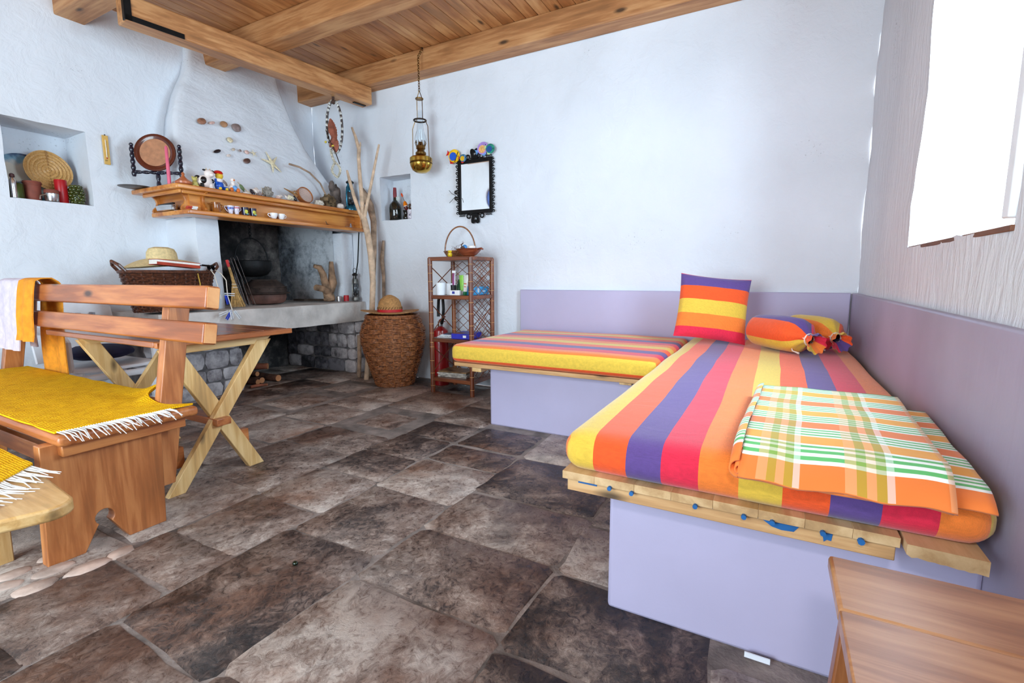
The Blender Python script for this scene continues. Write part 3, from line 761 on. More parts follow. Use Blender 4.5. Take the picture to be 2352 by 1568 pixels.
# stool at the near left edge, with a matching yellow rug
sl = thing('rounded_bench', 'pale unvarnished bench with rounded corners at the lower left edge', 'bench', (-2.0, .40, 0))
P = [(-3.2, .22), (-1.74, .24), (-1.70, .30)] + arc(-1.700, .475, .06, -10, 80, 6) + [(-2.27, .585), (-3.2, .60)]
obj('seat', MB().prism(P, .362, .398), LTWOOD_X, sl, world=True, bevel=.008, seg=3)
for x, y in ((-1.80, .29), (-2.33, .535), (-3.05, .28), (-3.05, .54)):
    obj('leg', MB().beam((x, y, .362), (x-.02, y+(.0 if y > .5 else -.01), 0), .045, .045, (0,1,0)), LTWOOD_Z, sl, world=True, bevel=.004)
rg2 = thing('yellow_rug', 'thick yellow woven rug with long white fringe on the pale rounded bench', 'rug', (-2.3, .46, .399))
def rug2f(u, v):
    x = -3.1 + (3.1-1.76)*u - .30*v; y = .25+.315*v + .004*noise.noise(V((u*14, v, 9)))
    return (x, y, .4125 + .002*noise.noise(V((u*22, v*9, 4))))
obj('weave', MB().sheet(rug2f, 70, 18, .010), RUG, rg2, world=True, sharp=80)
fm = MB(); R3 = random.Random(5)
for i in range(44):
    t = (i+.5)/44; a = V((-1.76-.30*t, .25+.31*t, .406)); L = R3.uniform(.11, .15)
    fm.tube([a, a + V((L*.5, .012+R3.uniform(-.01, .01), -.003)), a + V((L, .03+R3.uniform(-.02, .02), -.003))], [.0028, .0024, .0012], 5)
obj('fringe', fm, FRINGE, rg2, world=True)

# trestle table behind the bench
tb = thing('trestle_table', 'pine trestle table with crossed legs behind the bench', 'table', (-2.88, 1.38, 0))
TBX = wood('table_varnish', (176, 104, 58), (134, 70, 32), 'X', rough=.22, coat=.6, knots=False)
n = 5
for i in range(n):
    a = 1.048 + .642*i/n; b = 1.048 + .642*(i+1)/n
    obj('tabletop_plank', MB().box(-3.38, -2.30, a+.0005, b-.0005, .704, .730), TBX, tb, world=True, bevel=.004)
obj('end_board', MB().box(-2.299, -2.275, 1.05, 1.705, .702, .728), ORWOOD_Y, tb, world=True, bevel=.004)
for x in (-2.40, -3.22):
    obj('cleat', prism_x(MB(), [(1.10, .704), (1.66, .704), (1.60, .655), (1.16, .655)], x-.03, x+.03), LTWOOD_Y, tb, world=True, bevel=.003)
    pale = LTWOOD_Z
    obj('leg', prism_x(MB(), [(1.075, 0), (1.150, 0), (1.640, .675), (1.560, .675)], x+.0, x+.035), pale, tb, world=True, bevel=.003)
    obj('leg', prism_x(MB(), [(1.490, 0), (1.572, 0), (1.205, .675), (1.120, .675)], x-.036, x-.001), pale, tb, world=True, bevel=.003)
obj('stretcher', MB().beam((-3.36, 1.335, .30), (-2.33, 1.335, .30), .07, .035), ORWOOD_X, tb, world=True, bevel=.003)
for y in (1.16, 1.485): obj('foot_block', MB().box(-2.475, -2.437, y-.035, y+.035, .10, .20, ), ORWOOD_Y, tb, world=True, bevel=.003)

# white plastic armchair beyond the table
ch = thing('plastic_chair', 'white moulded plastic chair between the table and the wall', 'chair', (-3.93, 1.385, 0))
PL = plain('white_plastic', (232, 232, 236), .35, 0, .03)
def seatf(u, v):
    x = -4.15+.47*u; y = 1.16+.45*v; z = .43 + .012*((2*v-1)**4) + .01*u*u - (.04*max(0, u-.9)*10*.1); return (x, y, z)
obj('seat', MB().sheet(seatf, 16, 14, .02), PL, ch, world=True, bevel=.004)
obj('apron', MB().tube([(-4.13, 1.17, .385), (-3.70, 1.16, .385), (-3.675, 1.20, .385), (-3.675, 1.57, .385), (-3.70, 1.61, .385), (-4.13, 1.60, .385)], .022, 8), PL, ch, world=True)
def backf(u, v):
    y = 1.15 + .47*u; zt = .845 - .05*abs(2*u-1)**4; z = .45 + (zt-.45)*v; x = -4.17 - .12*v - .04*(1-(2*u-1)**2); return (x, y, z)
bk = obj('backrest', MB().sheet(backf, 18, 14, .018), PL, ch, world=True)
for k in range(4): obj('slot_shade', MB().box(-4.285, -4.225, 1.25+.08*k, 1.262+.08*k, .60, .76), plain('shadow_grey_plastic', (150, 148, 156), .5), bk, world=True)  # solid bars, grey colour stands in for the shade of open slots
for x, y, dx, dy in ((-3.71, 1.19, .03, -.02), (-3.71, 1.58, .03, .02), (-4.12, 1.19, -.04, -.02), (-4.12, 1.58, -.04, .02)):
    obj('leg', MB().tube([(x, y, .42), (x+dx*.5, y+dy*.5, .2), (x+dx, y+dy, 0)], [.030, .024, .019], 10), PL, ch, world=True)
for y in (1.155, 1.615):
    obj('armrest', MB().tube([(-4.22, y, .66), (-4.05, y, .665), (-3.78, y, .65), (-3.72, y, .61), (-3.71, y, .43)], [.022, .024, .024, .022, .020], 8), PL, ch, world=True)
ch.location.y += .085
obj('seat_cushion', MB().blob((-3.92, 1.47, .515), (.19, .185, .05), 20, 10, .08, 3), plain('navy_cloth', (24, 28, 66), .8), label='dark navy seat cushion on the white plastic chair', cat='cushion')

# towels over the bench back
def towel(name, x0, x1, front, back, mat, label, off=.0, seed=0, folds=5, amp=.006, bo=.0, bx0=0, bx1=0):
    # path over both rails in (y,z)
    path = [(1.000-off, front), (1.008-off, (front+.75)/2), (1.012-off, .80), (1.020-off, .87), (1.030-off, .94), (1.040-off, .978+off), (1.058, .990+off), (1.095+bo*.6, .990+off), (1.120+off+bo, .975), (1.124+off+bo, .93), (1.120+off+bo, .80), (1.118+off+bo, .70), (1.118+off+bo, back)]
    def fn(u, v):
        t = v*(len(path)-1); i = min(int(t), len(path)-2); f = t-i
        y = path[i][0]*(1-f)+path[i+1][0]*f; z = path[i][1]*(1-f)+path[i+1][1]*f
        k = min(1, abs(v-.52)*2.2)
        s = -1 if v < .5 else 1
        w_ = (math.sin(u*PI*folds + seed) * amp + noise.noise(V((u*3, v*3, seed)))*amp)*k
        y += s*max(0, w_+amp*.6); q = max(0, min(1, (v-.5)*2.2)); x = (x0+(x1-x0)*u)*(1-q) + (bx0+(bx1-bx0)*u)*q + .02*(v-.5)*k*s + .01*noise.noise(V((v*4, seed, 0)))
        return (x, y, z)
    o = obj(name, MB().sheet(fn, 26, 44, -.006), mat, label=label, cat='towel', sharp=80); return o
TERRY1 = plain('lilac_terry', (226, 214, 228), .95, 0, .06, 30, .5, 300)
TERRY2 = plain('orange_cotton', (238, 152, 36), .9, 0, .08, 30, .4, 240)
towel('towel', -3.86, -3.575, .61, .60, TERRY1, 'pale lilac towel hanging over the bench back at the left edge', .006, 1.0, bx0=-3.9, bx1=-3.80)
towel('towel', -3.555, -3.365, .672, .452, TERRY2, 'orange towel folded over the bench back beside the lilac towel', .008, 2.4, 3, .008, bx0=-3.77, bx1=-3.42)
# ================================================================ fireplace
def soot_mat():
    m, nt, b = newmat('sooty_plaster'); co = coords(nt, rnd=False)
    n1 = node(nt, 'ShaderNodeTexNoise', {'Vector': co, 'Scale': 9.0, 'Detail': 10.0, 'Roughness': .78})
    n2 = node(nt, 'ShaderNodeTexNoise', {'Vector': co, 'Scale': 1.3, 'Detail': 3.0})
    s = node(nt, 'ShaderNodeMath', {0: n1.outputs[0], 1: n2.outputs[0]}, operation='ADD')
    h = node(nt, 'ShaderNodeMath', {0: s.outputs[0], 1: .5}, operation='MULTIPLY')
    # soot thickest low in the flue corner and up under the hood, thinning out towards the room
    sp = node(nt, 'ShaderNodeSeparateXYZ', {0: co}); gx = node(nt, 'ShaderNodeMapRange', {0: sp.outputs[0], 1: -.80, 2: .05, 3: -.02, 4: .13})
    q = node(nt, 'ShaderNodeMath', {0: h.outputs[0], 1: gx.outputs[0]}, operation='ADD')
    nt.links.new(ramp(nt, q.outputs[0], [(.36, (20, 19, 20)), (.44, (64, 64, 68)), (.51, (132, 137, 144)), (.60, (206, 209, 214))]), b.inputs['Base Color'])
    b.inputs['Roughness'].default_value = .8; bump(nt, b, n1.outputs[0], .6, .02); return m
SOOT = soot_mat()
def soot_back():
    m, nt, b = newmat('soot_blackened_stone'); co = coords(nt, rnd=False)
    n1 = node(nt, 'ShaderNodeTexNoise', {'Vector': co, 'Scale': 7.0, 'Detail': 9.0, 'Roughness': .72})
    n2 = node(nt, 'ShaderNodeTexNoise', {'Vector': co, 'Scale': 2.1, 'Detail': 3.0})
    a = node(nt, 'ShaderNodeMath', {0: n1.outputs[0], 1: n2.outputs[0]}, operation='ADD'); h = node(nt, 'ShaderNodeMath', {0: a.outputs[0], 1: .5}, operation='MULTIPLY')
    nt.links.new(ramp(nt, h.outputs[0], [(.40, (18, 17, 18)), (.48, (50, 46, 46)), (.55, (100, 92, 88)), (.64, (150, 140, 134))]), b.inputs['Base Color'])
    b.inputs['Roughness'].default_value = .85; bump(nt, b, n1.outputs[0], .7, .02); return m
SOOTD = soot_back()
CONC = plain('hearth_concrete', (206, 198, 192), .8, 0, .14, 5, .5, 30)
fp = thing('fireplace', 'whitewashed corner fireplace with a tapering hood, concrete hearth slab and stone base', 'fireplace', (-4.1, 2.7, 0))
# hood
lv = [(1.470, -3.955, 2.13, 3.716), (1.60, -3.965, 2.13, 3.716), (1.70, -3.99, 2.13, 3.714), (1.80, -4.02, 2.135, 3.68), (1.93, -4.06, 2.14, 3.62), (2.10, -4.113, 2.165, 3.51), (2.25, -4.16, 2.20, 3.41), (2.46, -4.225, 2.28, 3.335), (2.65, -4.284, 2.385, 3.31), (2.80, -4.33, 2.44, 3.29), (2.955, -4.36, 2.47, 3.28)]
hd = MB(); rings = []
nl = 34
def lev(z):
    for a, b in zip(lv, lv[1:]):
        if a[0] <= z <= b[0]:
            t = (z-a[0])/(b[0]-a[0]); return [a[i]+(b[i]-a[i])*t for i in range(4)]
    return lv[-1]
ZS = [1.47 + (2.955-1.47)*i/nl for i in range(nl+1)]
for z in ZS:
    _, x, ya, yb = lev(z); pts = []
    xb = -4.425; r = .035
    yw = ya + .14*max(0, 1-(z-1.47)/1.4)
    pts += [(xb, yw), (xb+(x-r-xb)*.5, (ya+yw)/2), (x-r, ya+.004), (x-r*.3, ya+r*.3), (x, ya+r)]
    pts += [(x, ya+r+(yb-ya-2*r)*i/24) for i in range(1, 25)] + [(x-r*.3, yb-r*.3), (x-r, yb), (xb+(x-r-xb)*.5, yb), (xb, yb)]
    row = []
    for px_, py_ in pts:
        k = noise.noise(V((py_*3, z*3, px_*3)))*.014 + noise.noise(V((py_*9, z*7, 2)))*.005
        row.append((px_ + k*(1 if px_ > xb+.01 else 0), py_ + noise.noise(V((z*4, px_*5, py_)))*.006*(1 if px_ > xb+.01 else 0), z))
    rings.append(row)
K = len(rings[0]); hv = [p for r_ in rings for p in r_]
hf = [(i*K+j, i*K+j+1, (i+1)*K+j+1, (i+1)*K+j) for i in range(nl) for j in range(K-1)]
hd.add(hv, hf)
ho = obj('hood', hd, WHITE_H, fp, world=True, sharp=70)
sm = ho.modifiers.new('solid', 'SOLIDIFY'); sm.thickness = .05; sm.offset = -1
# pillar, firebox and side wall
def rough_box(x0, x1, y0, y1, z0, z1, amp=.008, st=.05, seed=0):
    mb = MB(); hx, hy, hz = x1-x0, y1-y0, z1-z0
    nx, ny, nz = [max(1, int(round(h/st))) for h in (hx, hy, hz)]
    vs, fs, uv = round_box(hx/2, hy/2, hz/2, .012, nx, ny, nz, 'x')
    c = V(((x0+x1)/2, (y0+y1)/2, (z0+z1)/2))
    out = []
    for v in vs:
        p = v+c; k = V((noise.noise(p*6+V((seed, 0, 0))), noise.noise(p*6+V((0, 7, seed))), noise.noise(p*6+V((seed, 3, 5)))))*amp
        out.append(p+k)
    return mb.add(out, fs)
obj('pillar', rough_box(-4.43, -4.00, 2.20, 2.385, .735, 1.475, .009), WHITE_H, fp, world=True, sharp=60)
def firebox():
    mb = MB()   # lining of the recess: back, near side, far side, top
    def pl(fn, nu, nv): mb.grid(fn, nu, nv)
    j = lambda a, b: noise.noise(V((a*6, b*6, 3)))*.012
    pl(lambda u, v: (-4.875+j(u, v), 2.405+1.19*u, 0.0+1.79*v), 16, 22)
    pl(lambda u, v: (-4.875+.445*u, 2.412+j(u, v)*.5, 1.79*v), 8, 22)
    pl(lambda u, v: (-4.875+.47*u, 2.41+1.145*v, 1.785), 6, 12)
    return mb
obj('firebox_lining', firebox(), SOOTD, fp, world=True)
obj('sooty_side_wall', MB().grid(lambda u, v: (-4.875+.86*u, 3.552+noise.noise(V((u*8, v*8, 1)))*.008 - .004, .74+1.0*v), 22, 26), SOOT, fp, world=True)
obj('side_wall', rough_box(-4.10, -3.90, 3.555, 3.712, .735, 1.445, .006), WHITE_H, fp, world=True, sharp=60)
sl_ = MB(); sl_.add([], [])
hs = rough_box(-4.87, -3.752, 1.76, 3.712, .545, .747, .005, .06)
obj('hearth_slab', hs, CONC, fp, world=True, sharp=60)
# stone base: mortar cores with individual stones
MORT = plain('stone_mortar', (112, 106, 106), .9, 0, .25, 12, .6, 40)
obj('mortar_core', MB().box(-4.41, -4.10, 1.80, 2.53, 0, .545), MORT, fp, world=True); obj('mortar_core', MB().box(-4.86, -3.80, 3.585, 3.71, 0, .545), MORT, fp, world=True)
def wall_stone_mat(name, lo, hi):
    m, nt, b = newmat(name); co = coords(nt); oi = node(nt, 'ShaderNodeObjectInfo')
    n1 = node(nt, 'ShaderNodeTexNoise', {'Vector': co, 'Scale': 9.0, 'Detail': 8.0, 'Roughness': .65})
    o = node(nt, 'ShaderNodeMath', {0: oi.outputs['Random'], 1: .22, 2: -.11}, operation='MULTIPLY_ADD'); s = node(nt, 'ShaderNodeMath', {0: n1.outputs[0], 1: o.outputs[0]}, operation='ADD')
    nt.links.new(ramp(nt, s.outputs[0], [(.28, tuple(x*.45 for x in lo)), (.42, lo), (.62, hi)]), b.inputs['Base Color']); b.inputs['Roughness'].default_value = .8
    bump(nt, b, n1.outputs[0], .7, .015); return m
WST = wall_stone_mat('fireplace_stone', (152, 144, 146), (206, 198, 198))
WSD = wall_stone_mat('sooty_stone', (62, 60, 66), (124, 120, 126))
def stone_course(face, u0, u1, z0, z1, out, seed, hs):
    """courses of irregular stones; face(u, z, d) -> room point, d = how proud of the mortar"""
    R = random.Random(seed); z = z0; k = 0
    while z < z1-.02:
        h = min(hs[k % len(hs)], z1-z); u = u0 - R.uniform(0, .05); k += 1
        while u < u1-.02:
            wd = min(R.uniform(.12, .27), u1-u+.01)
            if u+wd > u1-.05: wd = u1-u
            a, b, c, d = u+.004, u+wd-.004, z+.004, z+h-.004; a = max(a, u0)
            if b-a > .03:
                mb = MB(); n = 12; cu, cz = (a+b)/2, (c+d)/2; P = []
                for i in range(n):
                    t = 2*PI*(i+.5)/n; ct, s_ = math.cos(t), math.sin(t); q = (abs(ct)**5+abs(s_)**5)**-.2
                    P.append((cu + ct*q*(b-a)/2*R.uniform(.95, 1.04), cz + s_*q*(d-c)/2*R.uniform(.95, 1.04)))
                pr = R.uniform(.014, .030); vs = [face(x, y, -.03) for x, y in P] + [face(x, y, pr*.6) for x, y in P] + [face(cu+(x-cu)*.78, cz+(y-cz)*.78, pr) for x, y in P] + [face(cu, cz, pr+.003)]
                fs = [(l*n+i, l*n+(i+1) % n, (l+1)*n+(i+1) % n, (l+1)*n+i) for l in range(2) for i in range(n)] + [(2*n+i, 2*n+(i+1) % n, 3*n) for i in range(n)]
                mb.add(vs, fs); o = obj('stone', mb, WSD if (out(cu, cz) and R.random() < .75) else WST, fp, world=True, sharp=50)
            u += wd
        z += h
stone_course(lambda u, z, d: (-4.10+d, u, z), 1.80, 2.55, .0, .545, lambda u, z: False, 11, [.13, .11, .155, .15])
stone_course(lambda u, z, d: (u, 2.53+d, z), -4.40, -4.10, .0, .545, lambda u, z: True, 13, [.11, .12, .10, .11, .11])
stone_course(lambda u, z, d: (u, 3.585-d, z), -4.86, -3.79, .0, .545, lambda u, z: u < -4.22 or z < .12, 17, [.14, .12, .15, .135])
stone_course(lambda u, z, d: (-3.80+d, u, z), 3.59, 3.71, .0, .545, lambda u, z: False, 19, [.16, .12, .14, .125])

# mantel shelf
mt = thing('mantel_shelf', 'honey pine mantel shelf with two tiers wrapping the chimney hood', 'shelf', (-3.85, 2.8, 1.456))
MP = wood('honey_pine_y', (222, 152, 74), (186, 108, 40), 'Y', rough=.32, coat=.35); MPX = wood('honey_pine_x', (218, 148, 72), (184, 108, 42), 'X', rough=.32, coat=.35)
def shelf_poly(f, ye, xw, nose=.02): return [(xw, ye), (f-.03, ye), (f-.008, ye+.008), (f, ye+.03), (f, 3.70), (-3.918, 3.70), (-3.918, 2.10), (xw, 2.10)]
obj('top_shelf', MB().prism(shelf_poly(-3.715, 1.935, -4.33), 1.626, 1.660), MP, mt, world=True, bevel=.008, seg=3)
obj('lower_shelf', MB().prism(shelf_poly(-3.715, 2.00, -4.21), 1.456, 1.490), MP, mt, world=True, bevel=.008, seg=3)
obj('moulding', MB().box(-3.765, -3.745, 1.99, 3.70, 1.600, 1.626), MP, mt, world=True, bevel=.006)
obj('moulding', MB().box(-4.25, -3.745, 1.97, 1.99, 1.600, 1.626), MPX, mt, world=True, bevel=.006)
obj('back_board', MB().box(-3.83, -3.81, 2.07, 3.70, 1.490, 1.626), MP, mt, world=True)
obj('back_board', MB().box(-4.24, -3.83, 2.075, 2.095, 1.490, 1.626), MPX, mt, world=True)
def scroll(mb, T):
    P = [(0, 0), (.055, 0), (.062, .012), (.055, .03), (.035, .05), (.028, .075), (.034, .10), (.05, .118), (.075, .128), (.085, .136), (0, .136)]
    return mb.prism(P, 0, .018, T)
obj('scroll_bracket', scroll(MB(), frame((0,-1,0), (0,0,1), (1,0,0), (-4.235, 2.078, 1.490))), MPX, mt, world=True, bevel=.003)
obj('scroll_bracket', scroll(MB(), frame((0,-1,0), (0,0,1), (1,0,0), (-3.845, 2.078, 1.490))), MPX, mt, world=True, bevel=.003)
obj('scroll_bracket', scroll(MB(), frame((1,0,0), (0,0,1), (0,1,0), (-3.81, 2.145, 1.490))), MP, mt, world=True, bevel=.003)
obj('end_cheek', MB().box(-3.81, -3.73, 3.66, 3.69, 1.490, 1.626), MPX, mt, world=True, bevel=.003)

# ---------------------------------------------------------------- things on the mantel top
ZT = 1.661
def simple(name, mb, mat, label, cat, group=None, **k):
    lo = min(v.z for v in mb.v)
    for zf in (1.661, 1.491, .756):
        if zf-.05 < lo < zf:
            for v in mb.v: v.z = max(v.z, zf)
    return obj(name, mb, mat, label=label, cat=cat, group=group, **k)
# turned stand holding a round plate
NAVY = plain('dark_turned_wood', (24, 22, 40), .25, 0, .2, coat=.5)
BRWN = plain('brown_glazed_wood', (86, 36, 22), .25, 0, .12, coat=.5); TANP = plain('tan_plate', (176, 122, 88), .5, 0, .1, 30)
ds = thing('plate_stand', 'dark turned-wood stand holding a round brown plate on the mantel', 'plate stand', (-4.10, 2.02, ZT), math.radians(40))
def turned(mb, a, b, r, beads=5):
    a = V(a); b = V(b); n = beads*6; pts = []; rr = []
    for i in range(n+1):
        t = i/n; pts.append(a.lerp(b, t)); rr.append(r*(.62+.38*abs(math.sin(t*PI*beads))))
    return mb.tube(pts, rr, 10)
obj('stem', turned(MB(), (0, 0, 0), (0, 0, .112), .016, 2).lathe([(.05, 0), (.048, .008), (.02, .014), (.012, .02)], n=18), NAVY, ds)
obj('crossbar', turned(MB(), (-.155, 0, .118), (.155, 0, .118), .014, 6), NAVY, ds)
for s_ in (-1, 1): obj('post', turned(MB(), (s_*.158, 0, .085), (s_*.158, 0, .30), .016, 5).blob((s_*.158, 0, .312), .014, 10, 8), NAVY, ds)
pm = rot('X', 82, (0, .012, .235))
obj('plate', MB().lathe([(.10, -.004), (.128, .0), (.139, .006), (.136, .014), (.122, .016), (.108, .010), (.100, .006)], n=40, M=rot('X', 82, (0, -.006, .258)), cap=True), BRWN, ds)
obj('plate_centre', MB().lathe([(.0, .0062), (.101, .0062), (.101, .009), (0, .009)], n=40, M=rot('X', 82, (0, -.006, .258))), TANP, ds)
simple('flat_dish', MB().lathe([(.02, 0), (.07, .002), (.105, .010), (.108, .013), (.07, .008), (0, .007)], (-4.235, 1.925, ZT), 28), plain('dark_pewter', (96, 90, 86), .45, .5, .15), 'flat dark dish overhanging the left end of the mantel', 'dish')
simple('taper_candle', MB().lathe([(.012, 0), (.0115, .12), (.010, .262), (.006, .268), (.001, .276)], (-3.875, 1.978, ZT), 14), plain('pink_wax', (216, 96, 122), .45, 0, .05), 'tall pink taper candle standing in front of the round brown plate', 'candle')
simple('lidded_pot', MB().lathe([(.035, 0), (.052, .012), (.054, .026), (.044, .034), (.030, .044), (.012, .062), (.008, .074), (.012, .082), (.004, .094)], (-3.80, 2.035, ZT), 22), plain('terracotta_wood', (186, 104, 62), .35, 0, .1, coat=.3), 'small brown lidded pot with a pointed lid beside the pink candle', 'pot')
SHELLW = plain('pale_shell', (236, 222, 212), .4, 0, .1, 40); SHELLP = plain('pink_shell', (222, 186, 176), .4, 0, .14, 40); SHELLB = plain('brown_shell', (150, 106, 84), .35, 0, .25, 30); SHELLG = plain('grey_shell', (140, 122, 118), .4, 0, .25, 30); SHELLK = plain('black_mussel', (34, 28, 34), .25, 0, .3, 20, coat=.3)
def scallop(mb, c, r, T, ribs=9, h=.35):
    """fan shell: T orients local z outwards"""
    def fn(u, v):
        a = -1.25+2.5*u; rr = r*v*(1+.04*math.cos(u*ribs*2*PI)); return (rr*math.sin(a), rr*math.cos(a)-r*.45, h*r*math.sin(PI*min(1, v*.93+.07))*(.75+.25*math.cos(a))+.025*r*math.cos(u*ribs*2*PI)*v)
    return mb.sheet(fn, 30, 9, .06*r, Matrix.Translation(V(c)) @ T)
def clam(mb, c, a, b, h, T):
    def P(th, ph): pass
    return mb.blob((0,0,0), (a, b, h), 18, 10, .06, 2.0, c[1], Matrix.Translation(V(c)) @ T)
def conch(mb, c, r, L, T, turns=4):
    pts = []; rr = []; n = 40
    for i in range(n+1):
        t = i/n; s_ = (1-t); a = t*turns*2*PI; R_ = r*.55*s_**1.1; pts.append((R_*math.cos(a), R_*math.sin(a), L*t)); rr.append(max(.0006, r*.5*s_**1.0+.0005))
    return mb.tube(pts, rr, 8, False, Matrix.Translation(V(c)) @ T)
simple('shell', MB().blob((-3.90, 2.035+.0, ZT+.02), (.03, .03, .022), 14, 9, .15, 3, 2), SHELLW, 'small whitish shell beside the foot of the round plate stand', 'shell')
# cow, frog, doll, goose figures
CW = plain('white_glaze', (238, 226, 220), .3, 0, .03); CB = plain('black_glaze', (20, 16, 18), .25, 0, .1); CY2 = plain('yellow_green_glaze', (196, 184, 104), .4, 0, .12)
fr_ = thing('toy_figure', 'small yellow-green seated animal figure at the left of the cow', 'figurine', (-3.79, 2.108, ZT), 0, 'mantel figurines')
obj('body', MB().blob((0, 0, .022), (.018, .022, .024), 14, 10).blob((.006, .012, .01), (.014, .012, .010), 10, 8).blob((.006, -.014, .01), (.014, .012, .010), 10, 8), CY2, fr_)
obj('head', MB().blob((.006, -.004, .056), (.017, .018, .016), 14, 10).blob((.006, -.018, .068), .007, 8, 6).blob((.006, .010, .069), .007, 8, 6), CY2, fr_)
cw = thing('cow_figure', 'white cow figurine with black patches on the mantel', 'figurine', (-3.80, 2.185, ZT), 0, 'mantel figurines')
obj('body', MB().blob((0, 0, .052), (.042, .058, .046), 18, 12), CW, cw)
obj('head', MB().blob((.018, .026, .112), (.032, .034, .030), 16, 12).blob((.042, .030, .102), (.016, .020, .015), 12, 8), CW, cw)
for y in (-.004, .056): obj('ear', MB().blob((.010, y, .136), (.008, .013, .007), 10, 6), CB, cw)
for y in (.012, .040): obj('horn', MB().tube([(.012, y, .138), (.010, y, .152)], [.005, .002], 8), plain('horn', (196, 170, 130), .4), cw)
for c, r in (((.030, -.022, .058), (.014, .024, .026)), ((-.010, -.046, .078), (.024, .016, .016)), ((.012, .046, .060), (.026, .012, .018))): obj('patch', MB().blob(c, r, 12, 8), CB, cw)
for x, y in ((.022, -.032), (.026, .030), (-.022, -.03), (-.022, .03)): obj('leg', MB().tube([(x, y, .035), (x, y, .001)], [.013, .014], 10), CB if y < 0 else CW, cw)
SKIN = plain('yellow_glaze', (236, 196, 56), .3); BLU = plain('blue_glaze', (34, 92, 196), .3); RDG = plain('red_glaze', (206, 34, 26), .3)
dl = thing('doll_figure', 'small doll in a red cap and blue overalls sitting beside the cow', 'figurine', (-3.80, 2.292, ZT), 0, 'mantel figurines')
obj('overalls', MB().blob((0, 0, .040), (.026, .034, .040), 16, 12).tube([(.01, -.016, .02), (.045, -.022, .014)], [.017, .015], 10).tube([(.01, .018, .02), (.045, .028, .014)], [.017, .015], 10), BLU, dl)
obj('shirt', MB().blob((.004, 0, .078), (.022, .029, .020), 14, 10), CW, dl)
obj('head', MB().blob((.006, .002, .112), (.026, .028, .028), 16, 12), SKIN, dl)
obj('cap', MB().blob((.002, -.002, .136), (.029, .032, .016), 16, 8).blob((.022, .004, .128), (.016, .020, .006), 12, 6), RDG, dl)
for y, z in ((-.034, .062), (.040, .060)): obj('arm', MB().tube([(.004, y*.7, .082), (.018, y*1.05, .062), (.034, y*.95, .045)], [.010, .009, .008], 8), BLU if y < 0 else SHELLG, dl)
for y in (-.022, .028): obj('shoe', MB().blob((.050, y, .012), (.013, .011, .011), 10, 8), SKIN, dl)
gs = thing('goose_figure', 'white goose figurine with orange feet and a blue bib', 'figurine', (-3.79, 2.395, ZT), 0, 'mantel figurines')
ORG = plain('orange_glaze', (230, 116, 40), .35)
obj('body', MB().blob((-.006, 0, .034), (.030, .036, .034), 16, 12).blob((-.008, .038, .022), (.016, .014, .018), 10, 8), CW, gs)
obj('head', MB().tube([(0, 0, .055), (.002, -.002, .085)], [.015, .012], 10).blob((.004, -.002, .096), (.017, .017, .018), 14, 10), CW, gs)
obj('beak', MB().blob((.021, -.002, .094), (.010, .007, .005), 10, 6), ORG, gs)
obj('bib', MB().blob((.008, .004, .034), (.022, .026, .024), 14, 10), plain('pale_blue_glaze', (112, 166, 222), .35), gs)
for y in (-.030, .022): obj('foot', MB().blob((.030, y, .018), (.008, .015, .018), 12, 8), ORG, gs)
# shells and corals along the shelf
simple('leaf_shell', MB().blob((0,0,0), (.006, .016, .028), 12, 8, M=rot('X', 38, (-3.79, 2.468, ZT+.052))).tube([(-3.79, 2.478, ZT+.03), (-3.79, 2.50, ZT+.004)], .004, 6), plain('olive_green', (96, 116, 76), .5), 'olive green leaf-shaped shell leaning up right of the goose', 'shell')
simple('bamboo_stick', MB().tube([(-3.87, 2.485, ZT+.105), (-3.80, 2.535, ZT+.02), (-3.79, 2.545, ZT+.004)], [.003, .005, .005], 8), plain('pale_stick', (220, 204, 176), .6), 'thin pale stick leaning among the shells', 'stick')
simple('shell', MB().blob((-3.80, 2.50, ZT+.015), (.018, .03, .014), 14, 8, .2, 3, 1), SHELLW, 'long cream shell lying at the foot of the green leaf shell', 'shell', 'shells along the mantel')
simple('shell', scallop(MB(), (-3.79, 2.555, ZT+.028), .032, rot('Y', 60) @ rot('Z', 200)), SHELLK, 'dark purple fan shell among the mantel shells', 'shell', 'shells along the mantel')
simple('shell', MB().blob((-3.765, 2.60, ZT+.015), (.02, .022, .014), 14, 8, .25, 4, 3), SHELLG, 'small grey-white shell in front of the dark fan shell', 'shell', 'shells along the mantel')
simple('conch_shell', conch(MB(), (-3.81, 2.575, ZT+.03), .034, .085, rot('X', -70) @ rot('Z', 40)), SHELLW, 'white spiral conch lying left of the grey coral', 'shell', 'shells along the mantel')
simple('coral', MB().blob((-3.80, 2.70, ZT+.042), (.032, .038, .048), 26, 18, .55, 4.5, 5), plain('grey_coral', (150, 142, 132), .9, 0, .2, 40, .6, 120), 'rough grey lump of coral in the middle of the mantel', 'coral')
simple('scallop_shell', scallop(MB(), (-3.895, 2.735, ZT+.048), .062, rot('Y', 68) @ rot('Z', 0), 12, .25), plain('cream_scallop', (238, 216, 178), .45, 0, .12, 20), 'large cream scallop shell standing behind the grey coral', 'shell', 'shells along the mantel')
simple('shell', MB().blob((-3.90, 2.665, ZT+.075), (.016, .018, .018), 12, 8, .2, 3, 8).blob((-3.90, 2.665, ZT+.03), (.012, .012, .03), 10, 8), SHELLW, 'small white shell perched left of the cream scallop', 'shell', 'shells along the mantel')
simple('shell', MB().blob((-3.775, 2.775, ZT+.012), (.018, .024, .012), 12, 8, .2, 3, 9), SHELLP, 'small pink shell right of the grey coral', 'shell', 'shells along the mantel')
simple('shell', conch(MB(), (-3.80, 2.815, ZT+.022), .024, .05, rot('X', 75) @ rot('Z', 10)), SHELLW, 'small white whelk right of the pink shell', 'shell', 'shells along the mantel')
